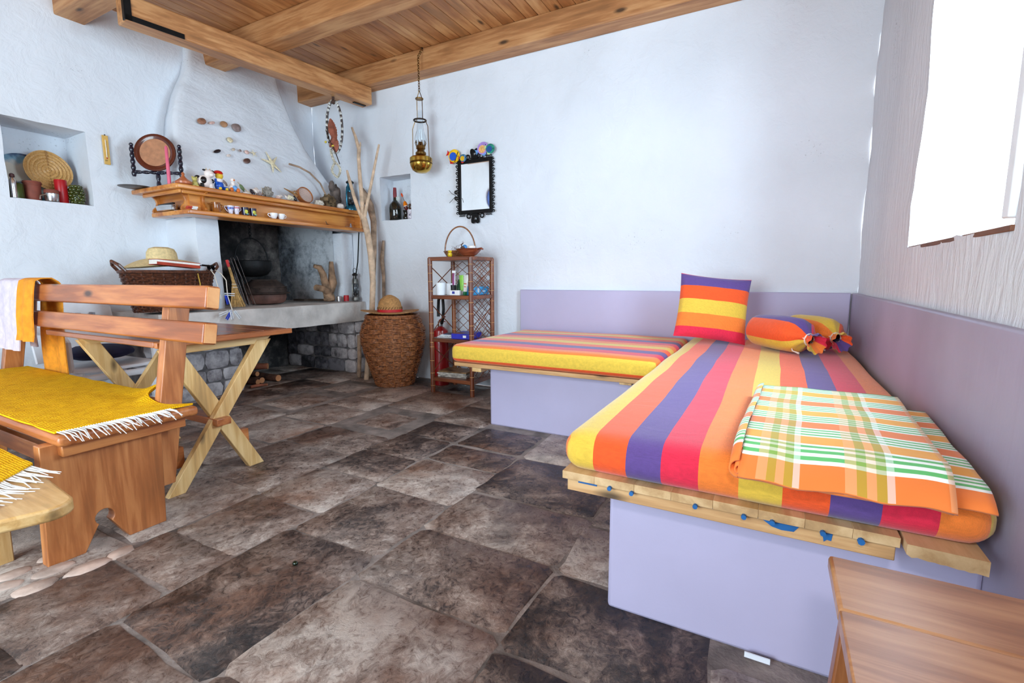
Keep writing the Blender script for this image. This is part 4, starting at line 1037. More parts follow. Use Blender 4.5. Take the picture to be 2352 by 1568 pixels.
simple('shell', scallop(MB(), (-3.79, 2.865, ZT+.03), .032, rot('Y', 65) @ rot('Z', 20)), SHELLW, 'white fan shell just left of the banded snail shell', 'shell', 'shells along the mantel')
simple('snail_shell', conch(MB(), (-3.79, 2.905, ZT+.024), .034, .038, rot('X', 30)), plain('banded_shell', (230, 214, 186), .35, 0, .25, 60), 'banded snail shell beside the black mussel', 'shell', 'shells along the mantel')
simple('mussel_shell', MB().blob((0,0,0), (.008, .015, .028), 14, 10, M=rot('X', 28, (-3.775, 2.945, ZT+.027))), SHELLK, 'black mussel shell leaning by the wooden sieve', 'shell', 'shells along the mantel')
sv = thing('wooden_sieve', 'round wooden sieve with mesh and a curled handle leaning on the hood', 'sieve', (-3.845, 3.10, ZT))
SVW = plain('bent_wood', (164, 100, 56), .45, 0, .15)
Ts = rot('Y', 70, (0, 0, .082)) @ rot('X', 0)
obj('rim', MB().lathe([(.070, -.022), (.076, -.022), (.076, .022), (.070, .022), (.070, -.022)], n=32, M=Ts, cap=False), SVW, sv)
sc_ = MB()
for i in range(-8, 9):
    o_ = i*.0082; h = math.sqrt(max(0, .070**2-o_*o_)); sc_.tube([(o_, -h, .012), (o_, h, .012)], .0011, 4, M=Ts); sc_.tube([(-h, o_, .012), (h, o_, .012)], .0011, 4, M=Ts)
obj('mesh', sc_, plain('sieve_mesh', (226, 206, 196), .6), sv)
obj('mesh_backing', MB().lathe([(0, .006), (.0695, .006), (.0695, .008), (0, .008)], n=32, M=Ts), plain('sieve_cloth', (200, 166, 150), .8), sv)
obj('handle', MB().tube([(.0, -.078, .065), (-.005, -.105, .085), (-.008, -.145, .100), (-.01, -.20, .118)], [.009, .010, .008, .004], 8).tube([(.0, -.074, .09), (-.004, -.095, .11), (-.004, -.118, .10), (-.002, -.11, .075), (0, -.085, .06)], .006, 8), plain('horn_brown', (160, 116, 70), .4, 0, .2), sv)
simple('coral', MB().blob((-3.80, 3.225, ZT+.025), (.03, .045, .028), 20, 12, .4, 5, 12), plain('white_coral', (220, 212, 198), .9, 0, .15, 40, .5, 90), 'low whitish coral lump left of the brown sponge', 'coral')
simple('sponge', MB().blob((-3.83, 3.36, ZT+.058), (.055, .075, .062), 30, 20, .5, 3.2, 4).blob((-3.80, 3.30, ZT+.075), (.03, .03, .03), 16, 10, .4, 4, 6), plain('brown_sponge', (112, 92, 66), .95, 0, .35, 24, .9, 70), 'brown sea sponge on the mantel', 'sponge')
simple('shell', MB().blob((-3.80, 3.475, ZT+.028), (.03, .04, .03), 16, 10, .15, 3, 15), SHELLW, 'white rounded shell between the sponge and the blue lantern', 'shell', 'shells along the mantel')
simple('driftwood_stump', MB().blob((-3.93, 3.535, ZT+.125), (.045, .055, .13), 22, 18, .35, 3.0, 21).blob((-3.93, 3.50, ZT+.23), (.03, .03, .06), 14, 10, .3, 4, 3), plain('grey_driftwood', (104, 92, 86), .9, 0, .3, 14, .8, 40), 'upright grey driftwood stump behind the blue lantern', 'driftwood')
simple('curved_branch', MB().tube([(-3.97, 3.055, 2.028), (-3.965, 3.16, 2.02), (-3.95, 3.26, 1.985), (-3.93, 3.36, 1.90), (-3.92, 3.41, 1.80), (-3.915, 3.445, ZT+.003)], [.009, .009, .0085, .008, .008, .008], 10), plain('branch_bark', (166, 138, 116), .75, 0, .15), 'thin curved branch arching from the sponge over the hood', 'branch')
def lantern(name, loc, H, body, label, rz=0, w=1.0):
    ln = thing(name, label, 'lantern', loc, rz); s_ = H/.30
    obj('fuel_tank', MB().lathe([(.050*s_, 0), (.058*s_, .004*s_), (.060*s_, .020*s_), (.052*s_, .040*s_), (.030*s_, .052*s_), (.022*s_, .060*s_)], n=24), body, ln)
    obj('burner', MB().lathe([(.024*s_, .060*s_), (.034*s_, .068*s_), (.034*s_, .078*s_), (.02*s_, .084*s_)], n=20), DARK, ln)
    obj('globe', MB().lathe([(.026*s_, .080*s_), (.044*s_, .105*s_), (.048*s_, .13*s_), (.042*s_, .158*s_), (.028*s_, .185*s_)], n=24, cap=False), plain('smoky_glass', (120, 124, 128), .05, trans=.85, var=0), ln)
    obj('wick', MB().tube([(0, 0, .08*s_), (0, 0, .115*s_)], .008*s_, 8), CB, ln)
    obj('chimney', MB().lathe([(.034*s_, .185*s_), (.036*s_, .195*s_), (.028*s_, .215*s_), (.026*s_, .262*s_), (.034*s_, .268*s_)], n=20), body, ln)
    obj('cap', MB().lathe([(.036*s_, .268*s_), (.040*s_, .282*s_), (.022*s_, .296*s_), (0, .30*s_)], n=20), DARK, ln)
    for k in (-1, 1): obj('side_tube', MB().tube([(0, k*.052*s_, .02*s_), (0, k*.072*s_, .05*s_), (0, k*.074*s_, .15*s_), (0, k*.062*s_, .22*s_), (0, k*.03*s_, .25*s_)], .0085*s_, 8), body, ln)
    for c_ in ln.children: c_.scale = (w, w, 1)
    return ln
bl_ = lantern('storm_lantern', (-3.80, 3.612, ZT), .30, plain('blue_enamel', (52, 124, 152), .25, .6, .1), 'blue metal storm lantern at the right end of the mantel', .3)
obj('bail', MB().tube([(0, .074, .06), (.03, .092, .075), (.045, .088, .04), (.04, .07, .012)], .004, 6), BLACK, bl_)

# ---------------------------------------------------------------- things on the lower mantel shelf
ZL = 1.491; XS = -3.765
tr = thing('silver_dishes', 'stack of shallow silver dishes in the left bay of the mantel', 'dishes', (-4.03, 2.022, ZL+.001))
obj('dish', MB().lathe([(.04, 0), (.062, .006), (.066, .024), (.062, .024), (.058, .010), (0, .008)], n=24, sx=1.9, sy=.60), STEEL, tr)
obj('dish', MB().lathe([(.04, .014), (.064, .022), (.070, .040), (.066, .040), (.06, .028), (0, .024)], n=24, sx=1.9, sy=.60), STEEL, tr)
obj('pan_handle', MB().beam((-.10, 0, .05), (.12, -.01, .052), .022, .012), CB, tr, bevel=.004)
MBW = plain('matchbox_white', (236, 234, 230), .6); MBR = plain('matchbox_red', (186, 60, 40), .6)
for k, (dz, dy) in enumerate(((0, .0), (.0135, .006))):
    mx_ = thing('matchbox', ('lower' if k == 0 else 'upper') + ' of two red and white matchboxes stacked on the mantel corner', 'matchbox', (-3.775, 2.055+dy, ZL+dz), 0, 'matchboxes')
    obj('sleeve', MB().box(-.018, .018, -.002, .036, 0, .013), MBW, mx_, bevel=.001); obj('tray', MB().box(-.017, .017, -.030, -.002, .001, .012), MBR, mx_, bevel=.001)
def cup(name, loc, prof, mat, label, group=None, handle=None, rz=0, cat='cup', hr=.003, band=None):
    t_ = thing(name, label, cat, loc, rz, group)
    inner = [(max(.001, r-.0025), z) for r, z in reversed(prof) if z > .006]
    obj('bowl', MB().lathe(prof + inner + [(0, .006)], n=22), mat, t_)
    if handle:
        a, b, o_ = handle; obj('handle', MB().tube([(0, r_, z_) for r_, z_ in a], hr, 8), mat, t_)
    if band: obj('decoration', MB().lathe(band[0], n=22, cap=False), band[1], t_)
    return t_
BRG = plain('brown_glaze', (150, 84, 24), .18, 0, .15, coat=.6)
jg = cup('brown_jug', (XS, 2.235, ZL), [(.028, 0), (.030, .004), (.027, .016), (.026, .05), (.028, .064), (.030, .074)], BRG, 'small brown glazed jug with a handle on the mantel', None, ([(.026, .062), (.045, .060), (.050, .042), (.042, .024), (.026, .020)], 0, 0), cat='jug', hr=.0045)
obj('spout', MB().blob((0, -.030, .066), (.010, .012, .008), 10, 8), BRG, jg)
PW = plain('printed_ceramic', (226, 220, 234), .3, 0, .14, 60, coat=.4)
tp = [(.013, 0), (.014, .006), (.018, .025), (.024, .05), (.026, .064)]
cup('coffee_cup', (XS, 2.345, ZL), tp, PW, 'tall white cup with blue print, its handle to the left', 'printed cups', ([(-.024, .056), (-.045, .058), (-.046, .045), (-.030, .022), (-.018, .018)], 0, 0), band=([(.0222, .036), (.0255, .052)], plain('blue_print', (120, 136, 206), .4, 0, .4, 90)))
cup('coffee_cup', (XS, 2.392, ZL), tp, PW, 'tall white cup with red print beside the blue-printed one', 'printed cups', ([(.024, .056), (.036, .054), (.036, .040), (.020, .025)], 0, 0), band=([(.0235, .046), (.0262, .058)], plain('red_print', (206, 130, 140), .4, 0, .3, 90)))
NVY = plain('navy_glaze', (26, 18, 52), .2, 0, .2, coat=.6); LMN = plain('lemon_print', (218, 210, 84), .3, 0, .3, 50)
mg = [(.021, 0), (.022, .006), (.024, .03), (.027, .055), (.028, .064)]
for k, y in enumerate((2.462, 2.530)):
    t_ = cup('lemon_mug', (XS, y, ZL), mg, NVY, ('left' if k == 0 else 'right') + ' of two dark navy mugs painted with yellow lemons', 'lemon mugs', None)
    obj('lemon', MB().blob((.0225, -.002, .032), (.004, .014, .019), 12, 8), LMN, t_); obj('leaf', MB().blob((.0235, .008, .014), (.003, .009, .006), 10, 6), plain('mint_leaf', (130, 190, 170), .3), t_)
tc_ = [(.016, 0), (.017, .004), (.024, .016), (.030, .034), (.031, .048)]
cup('teacup', (XS+.002, 2.715, ZL), tc_, CERW, 'white teacup with its handle to the left, brown spoon handle behind', 'white teacups', ([(-.030, .040), (-.05, .042), (-.056, .030), (-.040, .016), (-.024, .014)], 0, 0), hr=.0035)
cup('teacup', (XS+.002, 2.785, ZL), tc_, CERW, 'white teacup with its handle to the right, beside the other teacup', 'white teacups', ([(.030, .040), (.045, .040), (.048, .028), (.036, .016), (.022, .014)], 0, 0), hr=.0035)
simple('key_hook', MB().tube([(XS, 3.25, ZL+.002), (XS+.01, 3.27, ZL+.006), (XS+.005, 3.29, ZL+.003), (XS, 3.325, ZL+.003)], .003, 6).tube([(XS, 3.272, ZL+.004), (XS-.01, 3.266, ZL+.035)], .003, 6), DARK, 'small dark metal hook lying on the lower mantel shelf', 'hook')
simple('silver_charm', MB().blob((XS, 3.50, ZL+.006), (.008, .012, .005), 10, 8).tube([(XS, 3.51, ZL+.004), (XS, 3.54, ZL+.004)], .003, 6), STEEL, 'tiny silver trinket on the lower mantel shelf', 'trinket')
simple('metal_figure', MB().lathe([(.014, 0), (.013, .012), (.007, .024), (.009, .034), (.003, .044)], (XS, 3.565, ZL), 12), plain('pale_metal', (176, 176, 190), .4, .4), 'small pale metal figure near the right end of the lower shelf', 'figurine')

# ---------------------------------------------------------------- shells on the hood
def hoodX(z): return lev(z)[1]
sl_h = math.atan(.31)
TH = rot('Y', 90-math.degrees(sl_h))     # local z points out of the hood
def on_hood(y, z, out=.0): return V((hoodX(z)+.020+out, y, z))
hs_ = [('cockle', 2.399, 2.251, .040, .026, SHELLB, 'brown oval shell, leftmost of the top row on the hood'), ('cockle', 2.484, 2.261, .028, .012, SHELLP, 'slim pale shell, second in the top row on the hood'), ('cockle', 2.585, 2.278, .036, .026, plain('tan_shell', (186, 140, 104), .4, 0, .2), 'tan shell, third in the top row on the hood'), ('cockle', 2.694, 2.277, .044, .036, SHELLG, 'big grey-brown shell at the right end of the top row on the hood'),
       ('cockle', 2.602, 2.15, .026, .024, plain('yellow_shell', (222, 208, 176), .4, 0, .2, 50), 'yellowish ribbed shell alone below the top row on the hood'), ('cockle', 2.463, 2.024, .036, .014, SHELLK, 'black and white mussel shell stuck on the hood'), ('cockle', 2.611, 2.072, .018, .012, plain('beige_shell', (206, 190, 172), .5), 'small beige shell on the hood right of the mussel'), ('cockle', 2.553, 2.008, .022, .012, SHELLW, 'faint white shell on the hood below the beige one'),
       ('cockle', 2.672, 2.076, .010, .012, SHELLG, 'tiny grey shell on the hood left of the pink one'), ('cockle', 2.731, 2.076, .020, .018, SHELLP, 'round pink shell on the hood beside the small starfish'), ('cockle', 2.709, 1.996, .036, .022, plain('dark_brown_shell', (104, 74, 66), .3, 0, .3), 'dark brown shell on the hood below the pink one')]
for nm, y, z, a, b_, m_, lb_ in hs_:
    mb = MB(); tl = 28 if a > b_*1.2 else 8
    mb.blob((0,0,0), (b_, a, min(a, b_)*.45), 18, 10, .08, 2.0, y*5, Matrix.Translation(on_hood(y, z)) @ TH @ rot('Z', tl))
    simple('hood_shell', mb, m_, lb_, 'shell', 'shells on the hood')
def starfish(y, z, r, label, angs):
    mb = MB(); T = Matrix.Translation(on_hood(y, z, .002)) @ TH
    for a, L in angs: mb.tube([(0, 0, 0), (L*.5*math.sin(a), L*.5*math.cos(a), .001), (L*math.sin(a), L*math.cos(a), -.002)], [r*.16, r*.09, r*.03], 7, M=T, squash=.6)
    mb.blob((0,0,0), (r*.17, r*.17, r*.1), 10, 8, M=T)
    simple('starfish', mb, plain('pale_starfish', (232, 218, 182), .7, 0, .12, 60), label, 'starfish', 'starfish on the hood')
starfish(2.956, 2.024, .11, 'large pale starfish spread on the hood', [(-PI/2*.0 - PI*.93 + PI/2*.0, .0), (-1.9, .11), (-2.9, .10), (1.75, .09), (.75, .10), (-.85, .10)])
starfish(2.792, 2.078, .04, 'small starfish on the hood right of the pink shell', [(-2.9, .035), (-1.7, .035), (-.5, .035), (.7, .035), (1.9, .035)])

# ---------------------------------------------------------------- things on the hearth
ZH = .756
IRON = plain('cast_iron', (20, 20, 22), .55, .4, .2, 20, .2, 60)
cd = thing('cauldron', 'black iron cauldron hanging by its hoop handle over the hearth', 'cauldron', (-4.28, 2.83, 1.005))
obj('pot', MB().lathe([(.0, 0), (.07, .003), (.125, .022), (.158, .065), (.166, .11), (.160, .145), (.166, .150), (.158, .150), (.150, .11), (.12, .03), (0, .012)], n=32), IRON, cd)
obj('hoop_handle', MB().tube([(0, .163*math.cos(t), .14+.215*math.sin(t)) for t in [PI*i/20 for i in range(21)]], .006, 8), IRON, cd)
chm = MB()
for i in range(14):
    T = Matrix.Translation(V((0, 0, .365+.03*i))) @ rot('Z', 90*(i % 2)) @ rot('X', 90); chm.torus((0,0,0), .012, .0035, 10, 5, T, 1.0, 1.6)
obj('chain', chm, IRON, cd)
for y in (-.165, .165): obj('lug', MB().torus((0, y, .138), .012, .005, 10, 6, None), IRON, cd)
pk = thing('baking_bell', 'domed rusty iron baking bell over a clay dish on the hearth', 'baking bell', (-4.27, 2.93, ZH))
obj('clay_dish', MB().lathe([(.15, 0), (.175, .02), (.19, .06), (.185, .085), (.17, .085), (.165, .05), (0, .02)], n=36), plain('burnt_clay', (112, 78, 68), .7, 0, .35, 8, .3, 40), pk)
RUST = plain('rusty_iron', (72, 58, 52), .75, .3, .35, 12, .4, 50)
obj('dome', MB().lathe([(.20, .088), (.222, .092), (.224, .100), (.196, .106), (.190, .150), (.15, .19), (.115, .215), (.112, .225), (.0, .228)], n=36), RUST, pk)
obj('ash_band', MB().torus((0, 0, .155), .190, .007, 36, 6), RUST, pk)
riv = MB()
for i in range(16): riv.blob((.193*math.cos(i*PI/8), .193*math.sin(i*PI/8), .14), .006, 8, 6)
obj('rivets', riv, RUST, pk)
# skewers, broom
sk = thing('skewer_bundle', 'bundle of thin steel skewers leaning against the hearth pillar', 'skewers', (-3.97, 2.47, ZH))
R4 = random.Random(9)
for i in range(12):
    a = V((-3.975+R4.uniform(-.02, .03), 2.50+.012*i*.9, ZH+.006)); b = V((-3.955+.006*i, 2.395+.004*i+R4.uniform(0, .01), 1.10+R4.uniform(-.02, .09)))
    obj('skewer', MB().tube([a, b], .0022 if i % 4 else .0035, 6), STEEL if i % 3 else BLACK, sk, world=True)
br = thing('hand_broom', 'small straw hand broom standing by the hearth pillar', 'broom', (-3.865, 2.435, ZH))
STRAW = plain('broom_straw', (190, 150, 92), .8, 0, .2, 60, .4, 120)
bm_ = MB(); R5 = random.Random(4)
for i in range(90):
    a0 = R5.uniform(-1, 1); b0 = R5.uniform(-.4, .4); bm_.tube([(b0*.015, -.05+a0*.012, .20), (b0*.02, -.045+a0*.03, .12), (b0*.03, -.03+a0*.062, .002+R5.uniform(0, .012))], [.0022, .0022, .0016], 4)
obj('bristles', bm_, STRAW, br)
obj('handle', MB().tube([(0, -.045, .17), (-.004, -.060, .26), (-.008, -.075, .335)], [.014, .011, .009], 10), STRAW, br)
obj('grip', MB().tube([(-.008, -.075, .33), (-.012, -.085, .385)], [.011, .011], 10), plain('red_tape', (190, 36, 36), .5), br)
obj('binding', MB().torus((0, -.048, .19), .016, .003, 14, 6).torus((0, -.046, .165), .02, .003, 14, 6), CORD, br)
simple('hearth_brush', MB().tube([(-4.25, 3.40, ZH+.012), (-4.05, 3.44, ZH+.012)], [.012, .012], 10).box(-4.42, -4.25, 3.35, 3.41, ZH+.001, ZH+.02), plain('scorched_wood', (70, 56, 46), .7), 'dark wooden scraper lying on the hearth slab', 'scraper')
# driftwood sculpture, tin, red candle, old lantern at the right end
DW = plain('driftwood', (150, 118, 92), .85, 0, .3, 14, .7, 50)
dw = MB()
dw.tube([(-3.97, 3.50, ZH+.02), (-3.975, 3.485, ZH+.10), (-3.96, 3.44, ZH+.19), (-3.97, 3.43, ZH+.27), (-3.98, 3.40, ZH+.34), (-4.0, 3.35, ZH+.355)], [.055, .05, .036, .034, .030, .018], 12)
dw.tube([(-3.965, 3.50, ZH+.10), (-3.95, 3.53, ZH+.19), (-3.955, 3.525, ZH+.27), (-3.96, 3.53, ZH+.40)], [.042, .042, .034, .020], 12)
dw.tube([(-3.96, 3.48, ZH+.10), (-3.95, 3.40, ZH+.13), (-3.95, 3.32, ZH+.145)], [.042, .032, .030], 12)
dw.blob((-3.965, 3.495, ZH+.11), (.035, .055, .04), 16, 12, .4, 3.5, 4).blob((-3.965, 3.49, ZH+.025), (.05, .06, .03), 16, 10, .4, 4, 8)
for v in dw.v:
    v.y -= .065
    k = noise.noise(v*14)*.007; v.y += k; v.x += noise.noise(v*16+V((3, 1, 2)))*.006
simple('driftwood_root', dw, DW, 'knotted driftwood root standing at the right end of the hearth', 'driftwood')
simple('tin_cup', MB().lathe([(.024, 0), (.025, .05), (.0265, .052), (.023, .05), (.022, .004), (0, .004)], (-3.885, 3.475, ZH), 20), STEEL, 'small tin cup on the hearth beside the red candle', 'cup')
simple('votive_candle', MB().lathe([(.024, 0), (.026, .002), (.026, .058), (.023, .06), (.022, .05), (0, .05)], (-3.855, 3.545, ZH), 20), REDP, 'small red candle glass on the hearth between the tin cup and old lantern', 'candle')
ol = lantern('old_lantern', (-3.825, 3.645, ZH), .29, plain('tarnished_tin', (120, 118, 114), .4, .8, .25), 'tarnished metal storm lantern on the hearth by the sticks', .2, .72)
obj('bail', MB().torus((0, 0, .305), .03, .0025, 18, 5, rot('Y', 90, (0, 0, .305)) @ rot('X', 0, (0, 0, -.305))), DARK, ol)
simple('iron_rod', MB().tube([(-3.755, 3.66, 1.452), (-3.76, 3.63, 1.15), (-3.775, 3.60, .98)], .006, 8), BLACK, 'thin black iron rod hanging below the right end of the mantel', 'rod')
# logs in the cavity under the slab
BARK = plain('log_bark', (92, 58, 44), .85, 0, .3, 20, .6, 40); LOGE = plain('log_end', (196, 132, 88), .7, 0, .1)
for i, (a, b, r, lb_) in enumerate([((-4.62, 2.68, .03), (-4.20, 2.745, .03), .028, 'lowest left firewood log under the hearth slab'), ((-4.70, 2.80, .033), (-4.22, 2.80, .033), .032, 'middle firewood log lying on the floor under the slab'), ((-4.66, 2.905, .036), (-4.16, 2.93, .036), .036, 'thickest firewood log at the right of the pile'), ((-4.60, 2.74, .092), (-4.27, 2.79, .092), .026, 'firewood log resting on top of two others'), ((-4.55, 2.64, .160), (-4.25, 2.89, .152), .032, 'crooked reddish log lying across the pile'), ((-4.12, 2.62, .016), (-4.09, 2.76, .014), .014, 'short dark stick on the floor before the log pile')]):
    lg = thing('firewood_log', lb_, 'log', (V(a)+V(b))/2 - V((0,0,r)), 0, 'firewood under the hearth'); A, B = V(a), V(b); d = (B-A).normalized()
    obj('bark', MB().tube([A, A.lerp(B, .35)+V((0, .008, .004 if i > 2 else 0)), A.lerp(B, .7)+V((0, -.006, .002 if i > 2 else 0)), B], [r*.95, r, r*.97, r*.92], 12), BARK if i < 4 else plain('red_bark', (140, 78, 54), .8, 0, .25), lg, world=True)
    obj('cut_end', MB().tube([B - d*.002, B + d*.003], r*.86, 12), LOGE, lg, world=True)

# tall driftwood branches leaning in the corner
BR = plain('bleached_branch', (206, 176, 148), .75, 0, .16, 16, .5, 60); BR2 = plain('weathered_branch', (160, 134, 112), .85, 0, .25, 16, .7, 60)
t_ = thing('forked_branch', 'tall bleached driftwood branch with three prongs leaning beside the fireplace', 'branch', (-3.46, 3.42, 0))
obj('trunk', MB().tube([(-3.475, 3.40, 0), (-3.455, 3.42, .25), (-3.41, 3.44, .6), (-3.385, 3.45, .95), (-3.395, 3.45, 1.20), (-3.43, 3.455, 1.40), (-3.475, 3.46, 1.545), (-3.50, 3.46, 1.60)], [.026, .026, .027, .028, .030, .030, .030, .022], 12), BR, t_, world=True)
obj('prong', MB().tube([(-3.485, 3.46, 1.54), (-3.535, 3.46, 1.63), (-3.60, 3.47, 1.76), (-3.665, 3.48, 1.93), (-3.69, 3.48, 2.02)], [.022, .020, .017, .015, .010], 10), BR, t_, world=True)
obj('prong', MB().tube([(-3.485, 3.46, 1.56), (-3.50, 3.47, 1.72), (-3.525, 3.48, 1.95), (-3.54, 3.49, 2.12), (-3.535, 3.495, 2.20), (-3.58, 3.50, 2.32), (-3.625, 3.505, 2.41)], [.022, .020, .018, .016, .018, .014, .010], 10).tube([(-3.535, 3.495, 2.20), (-3.51, 3.49, 2.235), (-3.505, 3.485, 2.26)], [.01, .008, .004], 8), BR, t_, world=True)
obj('prong', MB().tube([(-3.475, 3.46, 1.55), (-3.44, 3.47, 1.68), (-3.39, 3.49, 1.88), (-3.33, 3.51, 2.12), (-3.305, 3.52, 2.22)], [.018, .015, .013, .011, .009], 10), BR, t_, world=True)
simple('weathered_branch', MB().tube([(-3.56, 3.53, 0), (-3.54, 3.56, .4), (-3.53, 3.59, .9), (-3.51, 3.61, 1.25), (-3.52, 3.63, 1.55), (-3.565, 3.64, 1.70), (-3.63, 3.635, 1.79), (-3.66, 3.63, 1.87)], [.028, .028, .026, .026, .03, .036, .045, .02], 12), BR2, 'rough grey driftwood branch with a knotted head behind the forked one', 'branch')
simple('driftwood_stick', MB().tube([(-3.455, 3.64, .0), (-3.475, 3.67, .5), (-3.47, 3.688, 1.0), (-3.485, 3.69, 1.18), (-3.455, 3.69, 1.36)], [.014, .015, .017, .022, .012], 10), BR2, 'dark driftwood stick standing right of the forked branch', 'stick')
simple('short_stick', MB().tube([(-3.62, 3.44, .0), (-3.63, 3.47, .2), (-3.655, 3.50, .42)], [.02, .02, .018], 10), BR2, 'short broken stick leaning left of the forked branch', 'stick')

# wicker tray with hat, book and sunglasses, on the left end of the slab
def wicker_mat(name, c1, c2, s=70):
    m, nt, b = newmat(name); co = coords(nt, rnd=False)
    n1 = node(nt, 'ShaderNodeTexNoise', {'Vector': co, 'Scale': s, 'Detail': 3.0})
    nt.links.new(ramp(nt, n1.outputs[0], [(.3, c2), (.7, c1)]), b.inputs['Base Color']); b.inputs['Roughness'].default_value = .5; b.inputs['Coat Weight'].default_value = .2; bump(nt, b, n1.outputs[0], .3, .004); return m
def woven(mb, ring, z0, z1, rows, n, r=.006, amp=.006, sub=3, grp=1):
    """horizontal withies weaving in and out of uprights; ring(a, t) -> (x, y) at fraction t of the height"""
    for k in range(rows):
        t = (k+.5)/rows; z = z0+(z1-z0)*t; pts = []
        for i in range(n*sub):
            a = 2*PI*i/(n*sub); x, y, nx, ny = ring(a, t); o_ = amp*math.sin(PI*i/sub + PI*(k//grp)); pts.append((x+nx*o_, y+ny*o_, z))
        mb.tube(pts, r, 5, True)
    return mb
tk = thing('wicker_tray', 'dark oval wicker tray basket with loop handles on the hearth end', 'basket', (-3.885, 1.925, ZH))
DWK = wicker_mat('dark_wicker', (112, 62, 38), (44, 24, 18)); 
def ringo(a, t):
    k = .80+.20*t; hx, hy = .145*k, .30*k; x, y = hx*math.cos(a), hy*math.sin(a); d = math.hypot(math.cos(a)/hx, math.sin(a)/hy); return x, y, math.cos(a)/hx/d, math.sin(a)/hy/d
obj('weave', woven(MB(), ringo, .012, .27, 20, 26, .0075, .006), DWK, tk)
up = MB()
for i in range(26):
    a = 2*PI*(i+.5)/26; p0_ = ringo(a, 0); p1_ = ringo(a, 1); up.tube([(p0_[0], p0_[1], .004), (p1_[0], p1_[1], .275)], .006, 6)
obj('uprights', up, DWK, tk)
obj('rim', MB().tube([(ringo(2*PI*i/48, 1)[0]*1.02, ringo(2*PI*i/48, 1)[1]*1.02, .285) for i in range(48)], .013, 8, True), DWK, tk)
obj('base', MB().lathe([(.0, .004), (.8, .004), (.8, .014), (0, .014)], n=36, sx=.145, sy=.30), DWK, tk)
for s_ in (-1, 1): obj('loop_handle', MB().tube([(-.05, s_*.285, .28), (-.045, s_*.325, .33), (0, s_*.345, .355), (.045, s_*.325, .33), (.05, s_*.285, .28)], .011, 8), DWK, tk)
obj('cord', MB().tube([(.135, .12, .30), (.152, .125, .2), (.14, .12, .05)], .004, 6), plain('yellow_cord', (200, 160, 60), .7), tk)
# wide straw sun hat
HT = plain('cream_straw', (222, 198, 146), .8, 0, .08, 60, .3, 160)
ht = thing('straw_hat', 'wide-brimmed cream straw hat lying on the dark wicker tray', 'hat', (-3.985, 1.935, ZH+.328), 0)
def brim(u, v):
    a = 2*PI*u; r = .085+(.235-.085)*v; return (r*math.cos(a)*.72, r*math.sin(a)*1.06, .050 - .048*v**1.5 + .02*(v**2)*math.sin(a+.4))
obj('brim', MB().sheet(brim, 49, 10, .004), HT, ht)
obj('crown', MB().lathe([(.092, .02), (.090, .06), (.086, .10), (.072, .128), (.04, .140), (0, .142)], n=32, sx=.85, sy=1.12), HT, ht)
bkk = thing('red_book', 'book with red-orange cover lying slanted in the wicker tray', 'book', (-3.745, 1.905, ZH+.322), 0)
Tb = rot('X', -5)
obj('cover', MB().box(-.055, .06, -.15, .13, 0, .004, Tb).box(-.055, .06, -.15, .13, .034, .038, Tb).box(.056, .06, -.15, .13, .004, .020, Tb), plain('red_cover', (166, 52, 20), .5), bkk)
obj('pages', MB().box(-.052, .0555, -.148, .128, .004, .034, Tb), plain('paper', (244, 240, 230), .8, 0, .04, 200), bkk)
sg_ = thing('sunglasses', 'black sunglasses lying at the right end of the wicker tray', 'sunglasses', (-3.765, 2.155, ZH+.308), 1.57)
obj('frame', MB().box(-.01, .0, -.045, .045, .02, .028).tube([(-.005, -.045, .024), (-.09, -.05, .03)], .004, 6).tube([(-.005, .045, .024), (-.09, .05, .03)], .004, 6), CB, sg_)
for y in (-.026, .026): obj('lens', MB().lathe([(0, -.002), (.022, -.002), (.022, .002), (0, .002)], n=18, M=rot('Y', 78, (.001, y, .012))), plain('smoke_lens', (12, 12, 16), .08), sg_)
# clothes pegs hanging on a string from the tray
pgr = thing('peg_string', 'blue and white clothes pegs hanging on a white string beside the bench rail', 'clothes pegs', (-3.66, 2.215, .66))
obj('string', MB().tube([(-3.79, 2.195, 1.062), (-3.74, 2.215, 1.03), (-3.70, 2.225, .98), (-3.68, 2.215, .86), (-3.665, 2.24, .72)], .0035, 6).tube([(-3.78, 2.16, 1.062), (-3.735, 2.16, 1.02), (-3.71, 2.165, .93), (-3.69, 2.17, .84)], .0035, 6), CORD, pgr, world=True)
PB = plain('blue_plastic', (30, 60, 190), .35); PWh = plain('white_peg', (232, 234, 240), .4)
def peg(p, d, m_):
    p = V(p); d = V(d).normalized(); s_ = d.cross(V((1, .3, 0))).normalized()
    obj('peg', MB().beam(p+s_*.006, p+d*.075+s_*.004, .009, .006, s_).beam(p-s_*.006, p+d*.075-s_*.012, .009, .006, s_), m_, pgr, world=True, bevel=.001)
peg((-3.68, 2.19, .875), (.1, 1, -.15), PWh); peg((-3.68, 2.20, .87), (0, .15, -1), PB); peg((-3.665, 2.225, .745), (0, -.6, -.8), PB); peg((-3.66, 2.245, .745), (0, .5, -.85), PWh); peg((-3.66, 2.215, .755), (0, .1, -1), PWh); peg((-3.665, 2.20, .745), (0, -1, -.3), PWh)
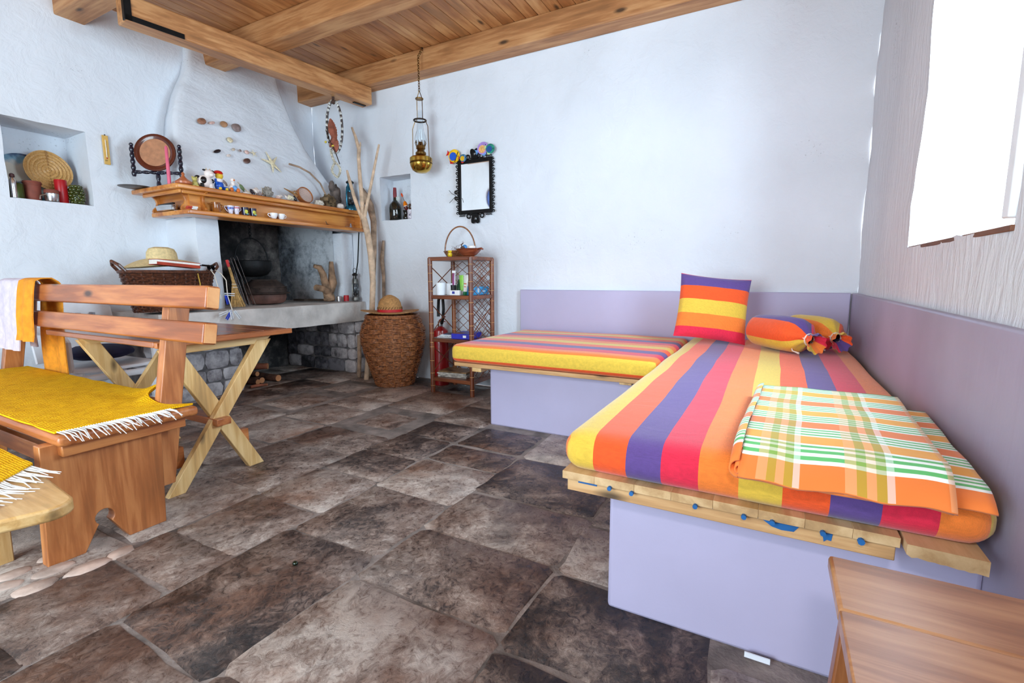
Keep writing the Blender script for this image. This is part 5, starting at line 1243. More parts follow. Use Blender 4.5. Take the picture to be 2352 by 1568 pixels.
# ================================================================ left niche and thermometer
ZN = 1.529
simple('painted_plate', MB().lathe([(.08, 0), (.12, .004), (.168, .018), (.170, .022), (.12, .010), (0, .007)], n=40, M=rot('Y', 76, (-4.70, 1.462, ZN+.172))), None, 'plate painted with a blue seaside scene standing at the back of the left niche', 'plate')
def plate_mat():
    m, nt, b = newmat('painted_plate_glaze'); co = coords(nt, rnd=False); sp = node(nt, 'ShaderNodeSeparateXYZ', {0: co})
    nz = node(nt, 'ShaderNodeTexNoise', {'Vector': co, 'Scale': 22.0, 'Detail': 4.0})
    a = node(nt, 'ShaderNodeMath', {0: nz.outputs[0], 1: .10}, operation='MULTIPLY'); s = node(nt, 'ShaderNodeMath', {0: sp.outputs[2], 1: a.outputs[0]}, operation='ADD')
    nt.links.new(ramp(nt, s.outputs[0], [(.08, (70, 120, 140)), (.13, (196, 200, 190)), (.165, (44, 78, 96)), (.19, (206, 196, 180)), (.30, (214, 204, 190)), (.34, (120, 166, 190)), (.375, (20, 66, 106))]), b.inputs['Base Color'])
    b.inputs['Roughness'].default_value = .2; b.inputs['Coat Weight'].default_value = .5; return m
bpy.data.objects['painted_plate'].data.materials.append(plate_mat()); bpy.data.objects['painted_plate'].data.materials.pop(index=0) if bpy.data.objects['painted_plate'].data.materials[0] is None else None
RAT = wicker_mat('woven_straw_disc', (206, 162, 100), (170, 124, 66), 120)
fan = MB(); Tn = rot('Y', 80, (-4.605, 1.560, ZN+.232))
P = [(.0, .02)]
def fanf(u, v):
    a = 2*PI*u; r = .135*v*(1+.05*(math.cos(a-PI)**8)); return (r*math.cos(a), r*math.sin(a), .004*math.sin(v*40) + .01*(1-v))
fan.sheet(fanf, 49, 26, .004, Tn)
ff = thing('straw_fan', 'round woven straw fan leaning at the back of the left niche', 'fan', (-4.57, 1.56, ZN))
obj('weave', fan, RAT, ff, world=True); obj('rib', MB().tube([Tn @ V((-.138, 0, .012)), Tn @ V((.233, 0, .006))], .0035, 6), plain('fan_rib', (150, 108, 60), .6), ff, world=True)
OLV = plain('olive_tin', (66, 78, 30), .35, .3, .15); CLAY = plain('red_clay', (128, 66, 52), .7, 0, .15)
th = thing('tin_flask', 'olive green tin with a polished steel flask in front, left in the niche', 'flask', (-4.495, 1.328, ZN))
obj('tin', MB().lathe([(.042, 0), (.043, .005), (.043, .095), (.040, .10), (0, .10)], (0, .01, 0), 24), OLV, th)
obj('flask', MB().lathe([(.016, 0), (.017, .08), (.017, .11), (.010, .125), (.008, .13)], (.048, -.012, .001), 18), STEEL, th); obj('stopper', MB().lathe([(.012, .13), (.014, .135), (.012, .15), (.004, .155)], (.048, -.012, .001), 14), plain('dark_cork', (70, 34, 34), .6), th)
cp = thing('clay_pot', 'brown clay pot with a folded cloth rim behind the small steel pan', 'pot', (-4.515, 1.432, ZN))
obj('pot', MB().lathe([(.036, 0), (.042, .02), (.043, .10), (.046, .104), (.048, .128), (.042, .13), (.038, .10), (0, .08)], n=24), CLAY, cp)
obj('band', MB().torus((0, 0, .118), .046, .006, 24, 6), CLAY, cp)
sp_ = thing('steel_pan', 'small polished steel pan with a clay lid at the front of the niche', 'pan', (-4.458, 1.511, ZN))
obj('pan', MB().lathe([(.036, 0), (.038, .004), (.040, .052), (.042, .054), (.037, .052), (.035, .006), (0, .006)], n=26), STEEL, sp_); obj('lid', MB().lathe([(.040, .055), (.041, .064), (.038, .078), (.034, .080), (0, .080)], n=26), CLAY, sp_)
obj('handle', MB().tube([(.012, -.038, .045), (.02, -.07, .03), (.02, -.072, .008)], .004, 6), STEEL, sp_)
simple('red_candle', MB().lathe([(.033, 0), (.035, .004), (.035, .155), (.033, .162), (.03, .158), (0, .15)], (-4.505, 1.582, ZN), 26), REDP, 'thick red pillar candle in the left niche', 'candle')
gg = thing('green_glass_jar', 'knobbly dark green glass jar in the left niche', 'jar', (-4.485, 1.66, ZN))
GRG = plain('olive_glass', (58, 66, 12), .06, 0, .2, coat=1.0); km = MB(); km.lathe([(.028, 0), (.034, .01), (.038, .06), (.034, .11), (.024, .13), (0, .13)], n=20)
for k in range(6):
    for i in range(9):
        a = 2*PI*(i+.5*(k % 2))/9; r = (.032, .037, .039, .039, .035, .027)[k]; km.blob((r*math.cos(a), r*math.sin(a), .014+.022*k), .0125, 10, 7)
obj('glass', km, GRG, gg)
bx_ = thing('dark_red_box', 'small dark red box at the right end of the left niche', 'box', (-4.575, 1.700, ZN), .10)
obj('box', MB().box(-.03, .03, -.014, .014, 0, .088), plain('crimson_card', (128, 20, 34), .5), bx_, bevel=.002); obj('print', MB().box(.0302, .0308, -.012, .012, .01, .08), plain('crimson_print', (176, 70, 84), .5, 0, .35, 90), bx_)
tm = thing('thermometer', 'small yellow wooden wall thermometer between the niche and the plate stand', 'thermometer', (-4.405, 1.838, 1.835))
obj('board', MB().box(-.006, .003, -.019, .019, 0, .207), plain('yellow_lacquered_wood', (222, 176, 92), .4, 0, .08), tm, bevel=.003); obj('tube', MB().tube([(.005, -.002, .05), (.005, -.002, .175)], .0025, 8), plain('thermo_glass', (236, 230, 220), .1), tm); obj('bulb', MB().blob((.005, -.002, .045), .005, 10, 8), plain('thermo_red', (180, 40, 40), .2), tm)
tk_ = MB()
for i in range(13): tk_.box(.0032, .0038, .004 if i % 2 else .003, .011, .055+.009*i, .0562+.009*i)
for i in range(4): tk_.box(.0032, .0038, -.014+.004*i, -.012+.004*i, .024, .028 + (.006 if i % 2 else 0))
obj('scale_marks', tk_, plain('ink', (60, 44, 36), .6), tm, kind='stuff'); obj('nail', MB().tube([(0, 0, .205), (0, 0, .214)], .004, 8), DARK, tm)
# blue hoop on the left wall, outside the view but seen in the mirror
simple('blue_hoop', MB().torus((0,0,0), .15, .024, 40, 10, rot('Y', 90, (-4.39, -.04, 2.34))), plain('pale_blue_plastic', (112, 146, 226), .4), 'pale blue ring on the left wall, seen in the wall mirror', 'ring')

# ================================================================ back niche
ZB = 1.560
dj = thing('demijohn', 'dark round-shouldered bottle with a red wax neck in the back niche', 'bottle', (-3.375, 3.79, ZB))
obj('bottle', MB().lathe([(.058, 0), (.062, .006), (.063, .12), (.058, .15), (.036, .178), (.020, .196), (.017, .225), (.017, .24)], n=28), plain('dark_bottle_glass', (22, 24, 16), .06, 0, .1, coat=1.0), dj)
obj('wax_neck', MB().lathe([(.0172, .222), (.018, .26), (.0165, .30), (.015, .318), (0, .318)], n=18), plain('red_wax_seal', (136, 44, 50), .5, 0, .2), dj)
obj('ring_handle', MB().torus((0,0,0), .018, .005, 16, 6, rot('X', 90, (.034, 0, .212))), plain('clear_glass', (206, 216, 206), .1, var=0), dj)
fl = thing('fishing_float', 'orange and dark red fishing float leaning in the back niche', 'float', (-3.235, 3.80, ZB+.086))
Tf = rot('Y', -16)
obj('float_body', MB().lathe([(.006, .0), (.016, .02), (.0205, .042)], n=18, M=Tf), plain('maroon_float', (92, 16, 12), .25), fl); obj('float_band', MB().lathe([(.0206, .042), (.0214, .049)], n=18, M=Tf), CW, fl)
obj('float_top', MB().lathe([(.0214, .049), (.022, .062), (.018, .082), (.009, .098), (0, .10)], n=18, M=Tf), plain('orange_float', (250, 130, 10), .3), fl)
obj('antenna', MB().tube([Tf @ V((0,0,.098)), Tf @ V((-.010, 0, .148))], .0018, 6), DARK, fl); obj('antenna_tip', MB().blob((0,0,0), (.0095, .0095, .022), 12, 8, M=Matrix.Translation(Tf @ V((-.012, 0, .166))) @ rot('Y', -24)), plain('orange_tip', (250, 86, 30), .3), fl)
simple('black_vase', MB().lathe([(.026, 0), (.030, .012), (.031, .028), (.022, .046), (.020, .056), (.026, .078), (.030, .088), (.026, .086), (.017, .056), (0, .04)], (-3.235, 3.785, ZB), 22), plain('gloss_black', (16, 16, 14), .15, coat=.5), 'small black waisted vase in the back niche below the float', 'vase')
mgk = thing('white_mug', 'white mug with a blue arrow mark at the right of the back niche', 'mug', (-3.165, 3.775, ZB))
obj('bowl', MB().lathe([(.026, 0), (.034, .008), (.037, .03), (.033, .055), (.036, .088), (.034, .088), (.030, .055), (.033, .03), (0, .01)], n=26), plain('lilac_ceramic', (222, 214, 226), .25, coat=.4), mgk); obj('blue_mark', MB().beam((.006, -.0372, .036), (.022, -.031, .046), .003, .006, (0,1,0)).beam((.006, -.0372, .036), (.022, -.031, .027), .003, .006, (0,1,0)), plain('navy_mark', (20, 44, 80), .3), mgk, kind='stuff')
bjg = thing('brown_mug', 'dark brown glazed mug stacked on the white mug in the back niche', 'mug', (-3.160, 3.782, ZB+.0895))
obj('bowl', MB().lathe([(.020, 0), (.028, .012), (.030, .03), (.026, .055), (.024, .055), (.027, .03), (0, .008)], n=22), plain('dark_brown_glaze', (70, 50, 40), .2, 0, .25, coat=.5), bjg); obj('handle', MB().tube([(-.026, -.004, .05), (-.044, -.006, .048), (-.046, -.006, .028), (-.026, -.004, .012)], .0045, 8), plain('dark_brown_glaze', (70, 50, 40), .2), bjg)

# ================================================================ hanging wreath and oil lamp
wr = thing('hanging_wreath', 'wreath of beads and brown leaves with twisted cord hanging from the beam end', 'wreath', (-3.585, 3.29, 1.93))
def rope(mb, pts, r, turns, strands=2):
    pts = [V(p) for p in pts]; n = len(pts)
    for s_ in range(strands):
        out = []
        for i, p in enumerate(pts):
            a = 2*PI*turns*i/(n-1) + 2*PI*s_/strands; out.append(p + V((math.cos(a)*r, math.sin(a)*r, 0)))
        mb.tube(out, r*.9, 5)
    return mb
ov = [V((-3.62+.075*math.sin(t), 3.29+.02*math.sin(t), 2.36+.225*math.cos(t))) for t in [2*PI*i/60 for i in range(60)]]
obj('ring', MB().tube(ov, .011, 8, True), plain('dark_bead_ring', (70, 62, 60), .5, 0, .5, 60), wr, world=True)
be = MB()
for i in range(0, 60, 2): be.blob(ov[i] + V((.004*math.sin(i*2.1), -.003, 0)), (.013, .012, .016), 8, 6)
obj('beads', be, plain('pale_beads', (196, 190, 184), .4, 0, .5, 90), wr, world=True, kind='stuff')
obj('hanger', MB().tube([(-3.62, 3.29, 2.635), (-3.62, 3.29, 2.585)], .012, 8).blob((-3.62, 3.29, 2.58), (.026, .02, .022), 10, 8, .4, 5), plain('dark_cord', (74, 50, 40), .8), wr, world=True)
LEAF = plain('dry_brown_leaf', (138, 76, 56), .7, 0, .2, 20, .3, 60)
def leaf(mb, T, L, wd, teeth=9):
    def fn(u, v):
        w_ = wd*math.sin(PI*min(1, .04+.96*u))**.7*(1+.10*(1 if int(u*teeth*2) % 2 else -1)*.6); return (L*u, w_*(2*v-1), .012*math.cos(PI*(v-.5)*2)*math.sin(PI*u))
    return mb.sheet(fn, 24, 7, .002, T)
for T, L, wd in ((frame((-.18, -.1, .97), (.9, .3, .2), (-.3, .95, .05), (-3.585, 3.265, 2.23)), .20, .042), (frame((.20, .05, -.97), (.95, .1, .2), (.1, -.98, .0), (-3.625, 3.262, 2.28)), .155, .044), (frame((-.55, 0, -.8), (.8, .1, -.55), (.1, -.98, .0), (-3.60, 3.255, 2.26)), .10, .036)):
    obj('leaf', leaf(MB(), T, L, wd), LEAF, wr, world=True)
obj('twig', MB().tube([(-3.70, 3.26, 2.34), (-3.66, 3.25, 2.25), (-3.61, 3.245, 2.19), (-3.57, 3.25, 2.10), (-3.545, 3.26, 2.02)], .004, 6), plain('dark_twig', (50, 34, 30), .7), wr, world=True)
rp = MB(); rope(rp, [(-3.665+.055*math.sin(PI*i/24)*(-.4)+.04*i/24, 3.28, 2.215-.17*i/24) for i in range(25)], .008, 6)
rope(rp, [(-3.625-.055*math.sin(PI*i/30)+.02*i/30, 3.28, 2.05-.14*i/30) for i in range(31)], .007, 6); rope(rp, [(-3.625+.05*math.sin(PI*i/30)+.02*i/30, 3.28, 2.05-.14*i/30) for i in range(31)], .007, 6)
obj('twisted_cord', rp, plain('raffia', (204, 196, 176), .85, 0, .2, 60), wr, world=True)
for p in ((-3.712, 3.26, 2.235), (-3.61, 3.25, 2.185)): obj('dried_flower', MB().blob(p, .011, 10, 8, .3, 5), plain('yellow_flower', (226, 200, 70), .6), wr, world=True)
LX, LY = -2.79, 3.485
lp = thing('oil_lamp', 'hanging brass oil lamp with glass chimney on a chain by the back wall', 'lamp', (LX, LY, 1.905))
obj('font', MB().lathe([(.0, .0), (.045, .004), (.075, .022), (.092, .055), (.097, .075), (.094, .078), (.094, .088), (.098, .092), (.098, .122), (.090, .132), (.05, .142), (.035, .146), (0, .146)], n=36), BRASS, lp)
obj('font_rim', MB().torus((0, 0, .083), .0955, .004, 36, 6), BRASS_D, lp)
obj('burner', MB().lathe([(.034, .144), (.046, .156), (.046, .172), (.034, .182), (.030, .196), (.040, .205), (.038, .226), (.026, .236), (.018, .26), (0, .262)], n=28), BRASS_D, lp)
pr_ = MB()
for i in range(10): pr_.tube([(.036*math.cos(i*PI/5), .036*math.sin(i*PI/5), .22), (.046*math.cos(i*PI/5), .046*math.sin(i*PI/5), .25), (.042*math.cos(i*PI/5), .042*math.sin(i*PI/5), .27)], .003, 5)
obj('gallery_prongs', pr_, BRASS_D, lp, kind='stuff')
obj('glass_chimney', MB().lathe([(.034, .236), (.046, .262), (.050, .285), (.044, .315), (.029, .36), (.026, .41), (.026, .52), (.0245, .52), (.0245, .41), (.0275, .36), (.0425, .315), (.0485, .285), (.0445, .262), (.0325, .236)], n=28, cap=False), plain('lamp_glass', (246, 250, 252), .0, trans=1.0, var=0, ior=1.3), lp)
for s_ in (-1, 1): obj('bail_rod', MB().tube([(s_*.090, 0, .13), (s_*.084, 0, .38), (s_*.060, 0, .43), (s_*.030, 0, .455), (s_*.028, 0, .62), (s_*.020, 0, .64), (0, 0, .685)], .0032, 6), BRASS_D, lp)
obj('smoke_ring', MB().torus((0, 0, .44), .052, .007, 28, 8), plain('dark_brass', (58, 48, 42), .4, .8), lp); obj('top_plate', MB().lathe([(.034, .612), (.036, .617), (.034, .622), (0, .622)], n=20), BRASS_D, lp)
nz_ = 18; z0_ = .69; z1_ = 2.945-1.905
for i in range(nz_):
    z = z0_ + (z1_-z0_)*i/(nz_-1); obj('chain_link', MB().torus((0,0,0), .0085, .0028, 12, 5, rot('Z', 90*(i % 2), (0, (.055)*max(0, (i-13)/4), z)) @ rot('X', 90), 1.0, 1.5), BRASS_D, lp)
obj('ceiling_hook', MB().tube([(0, .055, z1_+.005), (0, .066, z1_+.012), (0, .075, z1_)], .004, 6), DARK, lp)

# ================================================================ wall mirror with wrought frame and paper fish
mi = thing('wall_mirror', 'rectangular wall mirror in a black scrolled iron frame', 'mirror', (-2.366, 3.70, 1.48))
mm, nt_, b_ = newmat('mirror_silver'); b_.inputs['Base Color'].default_value = (.93, .96, .96, 1); b_.inputs['Metallic'].default_value = 1; b_.inputs['Roughness'].default_value = .02
x0, x1, z0, z1 = -2.545, -2.19, 1.555, 2.02
obj('glass', MB().box(x0+.02, x1-.02, 3.696, 3.701, z0+.02, z1-.02), mm, mi, world=True)
fm_ = MB(); fw = .028
fm_.box(x0, x0+fw, 3.686, 3.704, z0, z1).box(x1-fw, x1, 3.686, 3.704, z0, z1).box(x0+fw, x1-fw, 3.686, 3.704, z0, z0+fw+.004).box(x0+fw, x1-fw, 3.686, 3.704, z1-fw-.004, z1)
obj('frame', fm_, BLACK, mi, world=True, bevel=.003)
def curl(c, r, a0, turns, T=None, sx=1):
    return [V((c[0]+sx*r*(1-.75*t)*math.cos(a0+turns*2*PI*t), 3.694, c[1]+r*(1-.75*t)*math.sin(a0+turns*2*PI*t))) for t in [i/16 for i in range(17)]]
for sx, x in ((-1, x0), (1, x1)):
    sc2 = MB()
    for i in range(16):
        z = z0+.015+(z1-z0-.03)*i/15; sc2.tube(curl((x+sx*.012, z), .012, PI/2 if i % 2 else -PI/2, .8, None, sx), .0042, 5)
    obj('side_scrolls', sc2, BLACK, mi, world=True, kind='stuff')
for sg, z in ((1, z1), (-1, z0)):
    c = MB(); cx2 = (x0+x1)/2
    hp = [(0, .0), (.030, .0), (.034, .03), (.043, .055), (.040, .078), (.024, .088), (.006, .078), (0, .068)]
    poly = [(cx2+a, z+sg*b) for a, b in hp] + [(cx2-a, z+sg*b) for a, b in reversed(hp[1:-1])]
    # heart-shaped opening: crest is built as a ribbon around it
    outer = poly; inner = [(cx2 + .016*(16*math.sin(t)**3)/16, z + sg*(.042 + .0155*((13*math.cos(t)-5*math.cos(2*t)-2*math.cos(3*t)-math.cos(4*t))/13))) for t in [2*PI*i/24 for i in range(24)]]
    ang = lambda p: math.atan2(p[1]-(z+sg*.045), p[0]-cx2)
    def ray_out(a):
        best = .03
        for k in range(len(outer)):
            p, q = outer[k], outer[(k+1) % len(outer)]; px_, pz_ = p[0]-cx2, p[1]-(z+sg*.045); qx, qz = q[0]-cx2, q[1]-(z+sg*.045)
            ex, ez = qx-px_, qz-pz_; dx, dz = math.cos(a), math.sin(a); den = dx*ez-dz*ex
            if abs(den) < 1e-9: continue
            t = (px_*ez-pz_*ex)/den; s2 = (px_*dz-pz_*dx)/den
            if t > 0 and -1e-6 <= s2 <= 1+1e-6: best = max(best, t) if best != .03 else t
        return best
    vs = []; n2 = 40
    for yv in (3.688, 3.700):
        for i in range(n2):
            a = 2*PI*i/n2; ro = ray_out(a)
            hh = min(((q[0]-cx2)*math.cos(a)+(q[1]-(z+sg*.045))*math.sin(a) if abs(math.atan2(math.sin(ang(q)-a), math.cos(ang(q)-a))) < .22 else 9) for q in inner); hh = .012 if hh > 1 else max(.004, hh)
            vs.append((cx2+ro*math.cos(a), yv, z+sg*.045+ro*math.sin(a))); vs.append((cx2+min(hh, ro*.7)*math.cos(a), yv, z+sg*.045+min(hh, ro*.7)*math.sin(a)))
    fs = []; Kk = 2*n2
    for i in range(n2):
        o0, i0 = 2*i, 2*i+1; o1, i1 = 2*((i+1) % n2), 2*((i+1) % n2)+1
        fs += [(o0, o1, i1, i0), (Kk+o0, Kk+i0, Kk+i1, Kk+o1), (o0, Kk+o0, Kk+o1, o1), (i0, i1, Kk+i1, Kk+i0)]
    c.add(vs, fs); obj('heart_crest', c, BLACK, mi, world=True)
    c = MB()
    for k in (-1, 1):
        c.tube([(cx2+k*.03, 3.694, z+sg*.006), (cx2+k*.055, 3.694, z+sg*.012)] + [V((cx2+k*(.07+.018*math.cos(t)), 3.694, z+sg*(.020+.018*math.sin(t)))) for t in [PI*.9-2*PI*.8*i/14*1.0 for i in range(15)]], .006, 6)
    obj('crest_scrolls', c, BLACK, mi, world=True)
    c = MB()
    for k in (-1, 1):
        for i in range(4): c.tube(curl((cx2+k*(.118+.016*i), z+sg*.012), .010, -sg*PI/2, .75, None, k), .0035, 5)
    obj('edge_scrolls', c, BLACK, mi, world=True, kind='stuff')
def fish(name, loc, r, body, belly, fin, label, rotd=0, bar=None):
    f_ = thing(name, label, 'fish ornament', loc, 0, 'painted fish on the mirror')
    T = rot('Y', rotd)
    def disc(a, b, th, y, ox=0, oz=0): return MB().lathe([(0, -th), (1*.96, -th), (1, 0), (.96, th), (0, th)], n=26, M=T @ Matrix.Translation(V((ox, y, oz))) @ rot('X', 90) @ Matrix.Diagonal((a, b, 1, 1)))
    obj('body', disc(r, r*.92, .004, 0), body, f_); obj('patch', disc(r*.62, r*.6, .0055, -.001, -r*.12, -r*.12), belly, f_)
    obj('tail', MB().prism([(-r*.9, -r*.1), (-r*1.35, -r*.42), (-r*1.28, 0), (-r*1.4, r*.35), (-r*.9, r*.12)], -.003, .003, T @ frame((1,0,0), (0,0,1), (0,-1,0), (0,0,0))), fin, f_)
    obj('fin', MB().prism([(-r*.5, -r*.75), (-r*.2, -r*1.2), (r*.25, -r*1.05), (r*.3, -r*.8)], -.003, .003, T @ frame((1,0,0), (0,0,1), (0,-1,0), (0,0,0))), fin, f_)
    if bar: obj('stripe', MB().box(r*.42, r*.52, -.006, .004, -r*.7, r*.75, T), bar, f_)
    obj('eye', MB().blob(T @ V((r*.68, -.005, r*.2)), .004, 8, 6), CB, f_); return f_
FY = plain('fish_yellow', (240, 186, 24), .4); FB = plain('fish_blue', (36, 92, 206), .4); FR = plain('fish_red', (206, 34, 28), .4); FP = plain('fish_lilac', (176, 142, 216), .4); FO = plain('fish_peach', (240, 178, 110), .4, 0, .15, 60); FG = plain('fish_green', (40, 130, 110), .4, 0, .3, 40); FSk = plain('fish_sky', (116, 170, 232), .4)
fish('fish_ornament', (-2.575, 3.682, 2.065), .062, FY, FB, FR, 'yellow and blue painted fish on the upper left corner of the mirror', 25, CB)
fish('fish_ornament', (-2.475, 3.676, 2.035), .036, plain('fish_teal', (58, 112, 140), .4), FY, FR, 'small yellow, red and teal painted fish beside the big yellow one', 10, FSk)
fish('fish_ornament', (-2.275, 3.682, 2.095), .056, FP, FO, FSk, 'lilac and peach painted fish on the upper right of the mirror', -20)
fish('fish_ornament', (-2.195, 3.674, 2.080), .044, FG, plain('fish_navy', (34, 84, 150), .4), plain('fish_lime', (190, 214, 150), .4), 'green and navy painted fish at the right end of the mirror top', 20)
ins = thing('wire_insect', 'small wire insect ornament clipped to the left side of the mirror', 'ornament', (-2.556, 3.672, 1.68))
for z in (.015, .068): obj('body_ball', MB().blob((0, 0, z), (.018, .012, .018), 14, 10), plain('dark_bead', (40, 38, 36), .3), ins); 
obj('legs', MB().tube([(0, -.004, .04), (-.04, -.008, .06), (-.068, -.01, .09)], .0022, 5).tube([(0, -.004, .035), (-.04, -.008, .0), (-.066, -.01, -.02)], .0022, 5).tube([(0, -.006, .02), (.03, -.01, .02), (.042, -.008, -.015)], .0022, 5), DARK, ins, kind='stuff')

# ================================================================ rattan shelf
RT = wood('rattan', (150, 84, 44), (108, 52, 24), 'Z', rough=.35, coat=.4, knots=False); RTX = wood('rattan_x', (142, 78, 40), (106, 52, 24), 'X', rough=.35, coat=.4, knots=False)
CANE = plain('cane_binding', (206, 158, 104), .4, 0, .15)
RX0, RX1, RY0, RY1 = -2.575, -2.165, 3.295, 3.63
rk = thing('rattan_shelf', 'tall reddish rattan shelf with four tiers and criss-cross cane sides', 'shelf', ((RX0+RX1)/2, (RY0+RY1)/2, 0))
for x in (RX0, RX1):
    for y in (RY0, RY1): obj('post', MB().tube([(x, y, 0), (x, y, 1.155)], .0195, 12), RT, rk, world=True)
for k, z in enumerate((.135, .478, .845, 1.165)):
    sh = obj('tier', MB().box(RX0-.012, RX1+.012, RY0-.012, RY1+.012, z-.032, z), RTX, rk, world=True, bevel=.005)
bd_ = MB()
for x in (RX0, RX1):
    for y in (RY0, RY1):
        for z in (.06, .17, .28, .40, .44, .52, .60, .70, .79, .88, .96, 1.03, 1.10): bd_.torus((x, y, z), .0198, .0022, 12, 4)
obj('cane_bindings', bd_, CANE, rk, world=True, kind='stuff')
def lattice(p, q, z0, z1, nx, nz, r=.0028):
    mb = MB(); p = V(p); q = V(q)
    def pt(u, w_): a = p.lerp(q, u); return V((a.x, a.y, z0+(z1-z0)*w_))
    step = 1.0/nx; k = nz/ (nx*1.0)
    for i in range(-nz, nx+1):
        # lines u = i/nx + w*nz/nx
        for sg in (0, 1):
            pts = []
            for w_ in (0, 1): pts.append((i/nx + w_*nz/nx, w_))
            (u0, w0), (u1, w1) = pts; t0 = max(0, (0-u0)/(u1-u0)); t1 = min(1, (1-u0)/(u1-u0))
            if t1 <= t0: continue
            a = (u0+(u1-u0)*t0, t0); b = (u0+(u1-u0)*t1, t1)
            if sg: a = (1-a[0], a[1]); b = (1-b[0], b[1])
            mb.tube([pt(*a), pt(*b)], r, 5)
    return mb
tiers = [(.135, .446), (.478, .813), (.845, 1.133)]
for a, b in tiers:
    obj('cane_lattice', lattice((RX1, RY0, 0), (RX1, RY1, 0), a, b, 3, 4), RT, rk, world=True, kind='stuff'); obj('cane_lattice', lattice((RX0, RY1, 0), (RX1, RY1, 0), a, b, 4, 4), RT, rk, world=True, kind='stuff')
    obj('cane_cross', MB().tube([(RX0, RY0, a+.04), (RX0, RY1, b-.04)], .0042, 6).tube([(RX0, RY0, b-.04), (RX0, RY1, a+.04)], .0042, 6), RT, rk, world=True); obj('cane_cross', MB().tube([(RX1, RY0, a+.04), (RX1, RY1, b-.06)], .0042, 6).tube([(RX1, RY0, b-.06), (RX1, RY1, a+.04)], .0042, 6), RT, rk, world=True)
# on top: handled basket and wooden bowl
ZR = 1.166
bs_ = thing('handled_basket', 'low round basket with a tall hoop handle on top of the rattan shelf', 'basket', (-2.43, 3.535, ZR))
BKW = wicker_mat('brown_wicker', (166, 112, 70), (104, 58, 38))
def ringb(a, t): k = .115+.035*t; return k*math.cos(a)*1.08, k*math.sin(a)*.55, math.cos(a), math.sin(a)
obj('weave', woven(MB(), ringb, .006, .058, 7, 16, .0045, .004), BKW, bs_); obj('base', MB().lathe([(0, .002), (.118, .002), (.118, .008), (0, .008)], n=28, sx=1.05, sy=.54), BKW, bs_)
obj('hoop_handle', MB().tube([(.160*math.cos(t), 0, .05+.215*math.sin(t)) for t in [PI*i/24 for i in range(25)]], .0065, 8), BKW, bs_)
wv_ = MB(); R6 = random.Random(12)
for i in range(9):
    p = V((R6.uniform(-.08, .02), R6.uniform(-.03, .03), .06)); pts = [p]
    for k in range(6): p = p + V((R6.uniform(-.035, .035), R6.uniform(-.02, .02), R6.uniform(-.02, .026))); p.z = max(.02, p.z); p.x = max(-.09, min(.09, p.x)); p.y = max(-.035, min(.035, p.y)); pts.append(p.copy())
    wv_.tube(pts, .0017, 5)
simple('wire_tangle', MB().add([V(v)+V((-2.43, 3.535, ZR+.004)) for v in wv_.v], wv_.f), plain('pale_wire', (170, 156, 160), .5, .3), 'tangle of thin wire lying in the handled basket', 'wire')
simple('blue_ball', MB().blob((-2.375, 3.53, ZR+.088), .021, 16, 12).lathe([(.018, 0), (.019, .066), (.010, .07)], (-2.375, 3.53, ZR+.0085), 12), plain('light_blue_plastic', (72, 150, 220), .3), 'light blue round knob standing in the handled basket', 'knob')
simple('yellow_glass_pot', MB().lathe([(.016, 0), (.020, .008), (.020, .024), (.012, .032), (.018, .038), (.016, .050), (0, .052)], (-2.385, 3.322, ZR), 16), plain('yellow_glass', (214, 180, 26), .15, coat=.5), 'tiny yellow glass pot in front of the handled basket', 'pot')
bw_ = thing('wooden_bowl', 'carved reddish wooden bowl with handle on top of the rattan shelf', 'bowl', (-2.225, 3.365, ZR))
obj('bowl', MB().lathe([(.045, 0), (.07, .012), (.105, .045), (.118, .062), (.112, .062), (.098, .045), (.06, .018), (0, .014)], n=30, sy=.70), wood('mahogany', (172, 96, 60), (116, 52, 32), 'X', rough=.3, coat=.4, knots=False), bw_); obj('handle', MB().tube([(.105, -.02, .056), (.14, -.03, .060), (.155, -.034, .052)], [.014, .013, .010], 8, squash=.6), wood('mahogany', (172, 96, 60), (116, 52, 32), 'X'), bw_)
simple('white_candle_stub', MB().lathe([(.030, 0), (.032, .003), (.032, .045), (.028, .05), (0, .045)], (-2.20, 3.37, ZR+.034), 20), plain('ivory_wax', (246, 236, 230), .4, 0, .03), 'short white candle sitting in the wooden bowl', 'candle')
simple('acorn_cap', MB().blob((-2.275, 3.35, ZR+.07), (.02, .016, .012), 12, 8, .3, 4).tube([(-2.28, 3.35, ZR+.075), (-2.285, 3.345, ZR+.095), (-2.265, 3.34, ZR+.105)], .005, 6), plain('dark_pod', (92, 64, 52), .6), 'dark curled seed pod at the left rim of the wooden bowl', 'seed pod')
# second tier
Z2 = .846
for k, (x, y, r, h) in enumerate(((-2.505, 3.345, .040, .105), (-2.435, 3.40, .038, .100))):
    cd_ = thing('pillar_candle', ('left, nearer' if k == 0 else 'right') + ' of two white pillar candles on the second tier of the rattan shelf', 'candle', (x, y, Z2), 0, 'white pillar candles')
    obj('wax', MB().lathe([(r-.001, 0), (r, .003), (r, h-.004), (r-.004, h), (r-.01, h-.004), (0, h-.006)], n=26), plain('white_wax', (238, 242, 246), .4, 0, .02), cd_); obj('wick', MB().tube([(0, 0, h-.006), (.002, 0, h+.008)], .0015, 5), CB, cd_)
tb_ = thing('toothbrush_holder', 'white holder with purple toothbrushes on the second tier', 'toothbrush holder', (-2.345, 3.335, Z2))
obj('box', MB().box(-.050, .050, -.018, .018, 0, .042), CERW, tb_, bevel=.003); obj('blue_label', MB().box(-.022, .004, -.0188, -.0182, .012, .032), plain('label_blue', (54, 64, 160), .4, 0, .3, 120), tb_); obj('mug', MB().lathe([(.022, .042), (.024, .085), (.022, .085), (.020, .044), (0, .044)], (-.02, 0, 0), 18), plain('black_plastic', (18, 18, 22), .3), tb_)
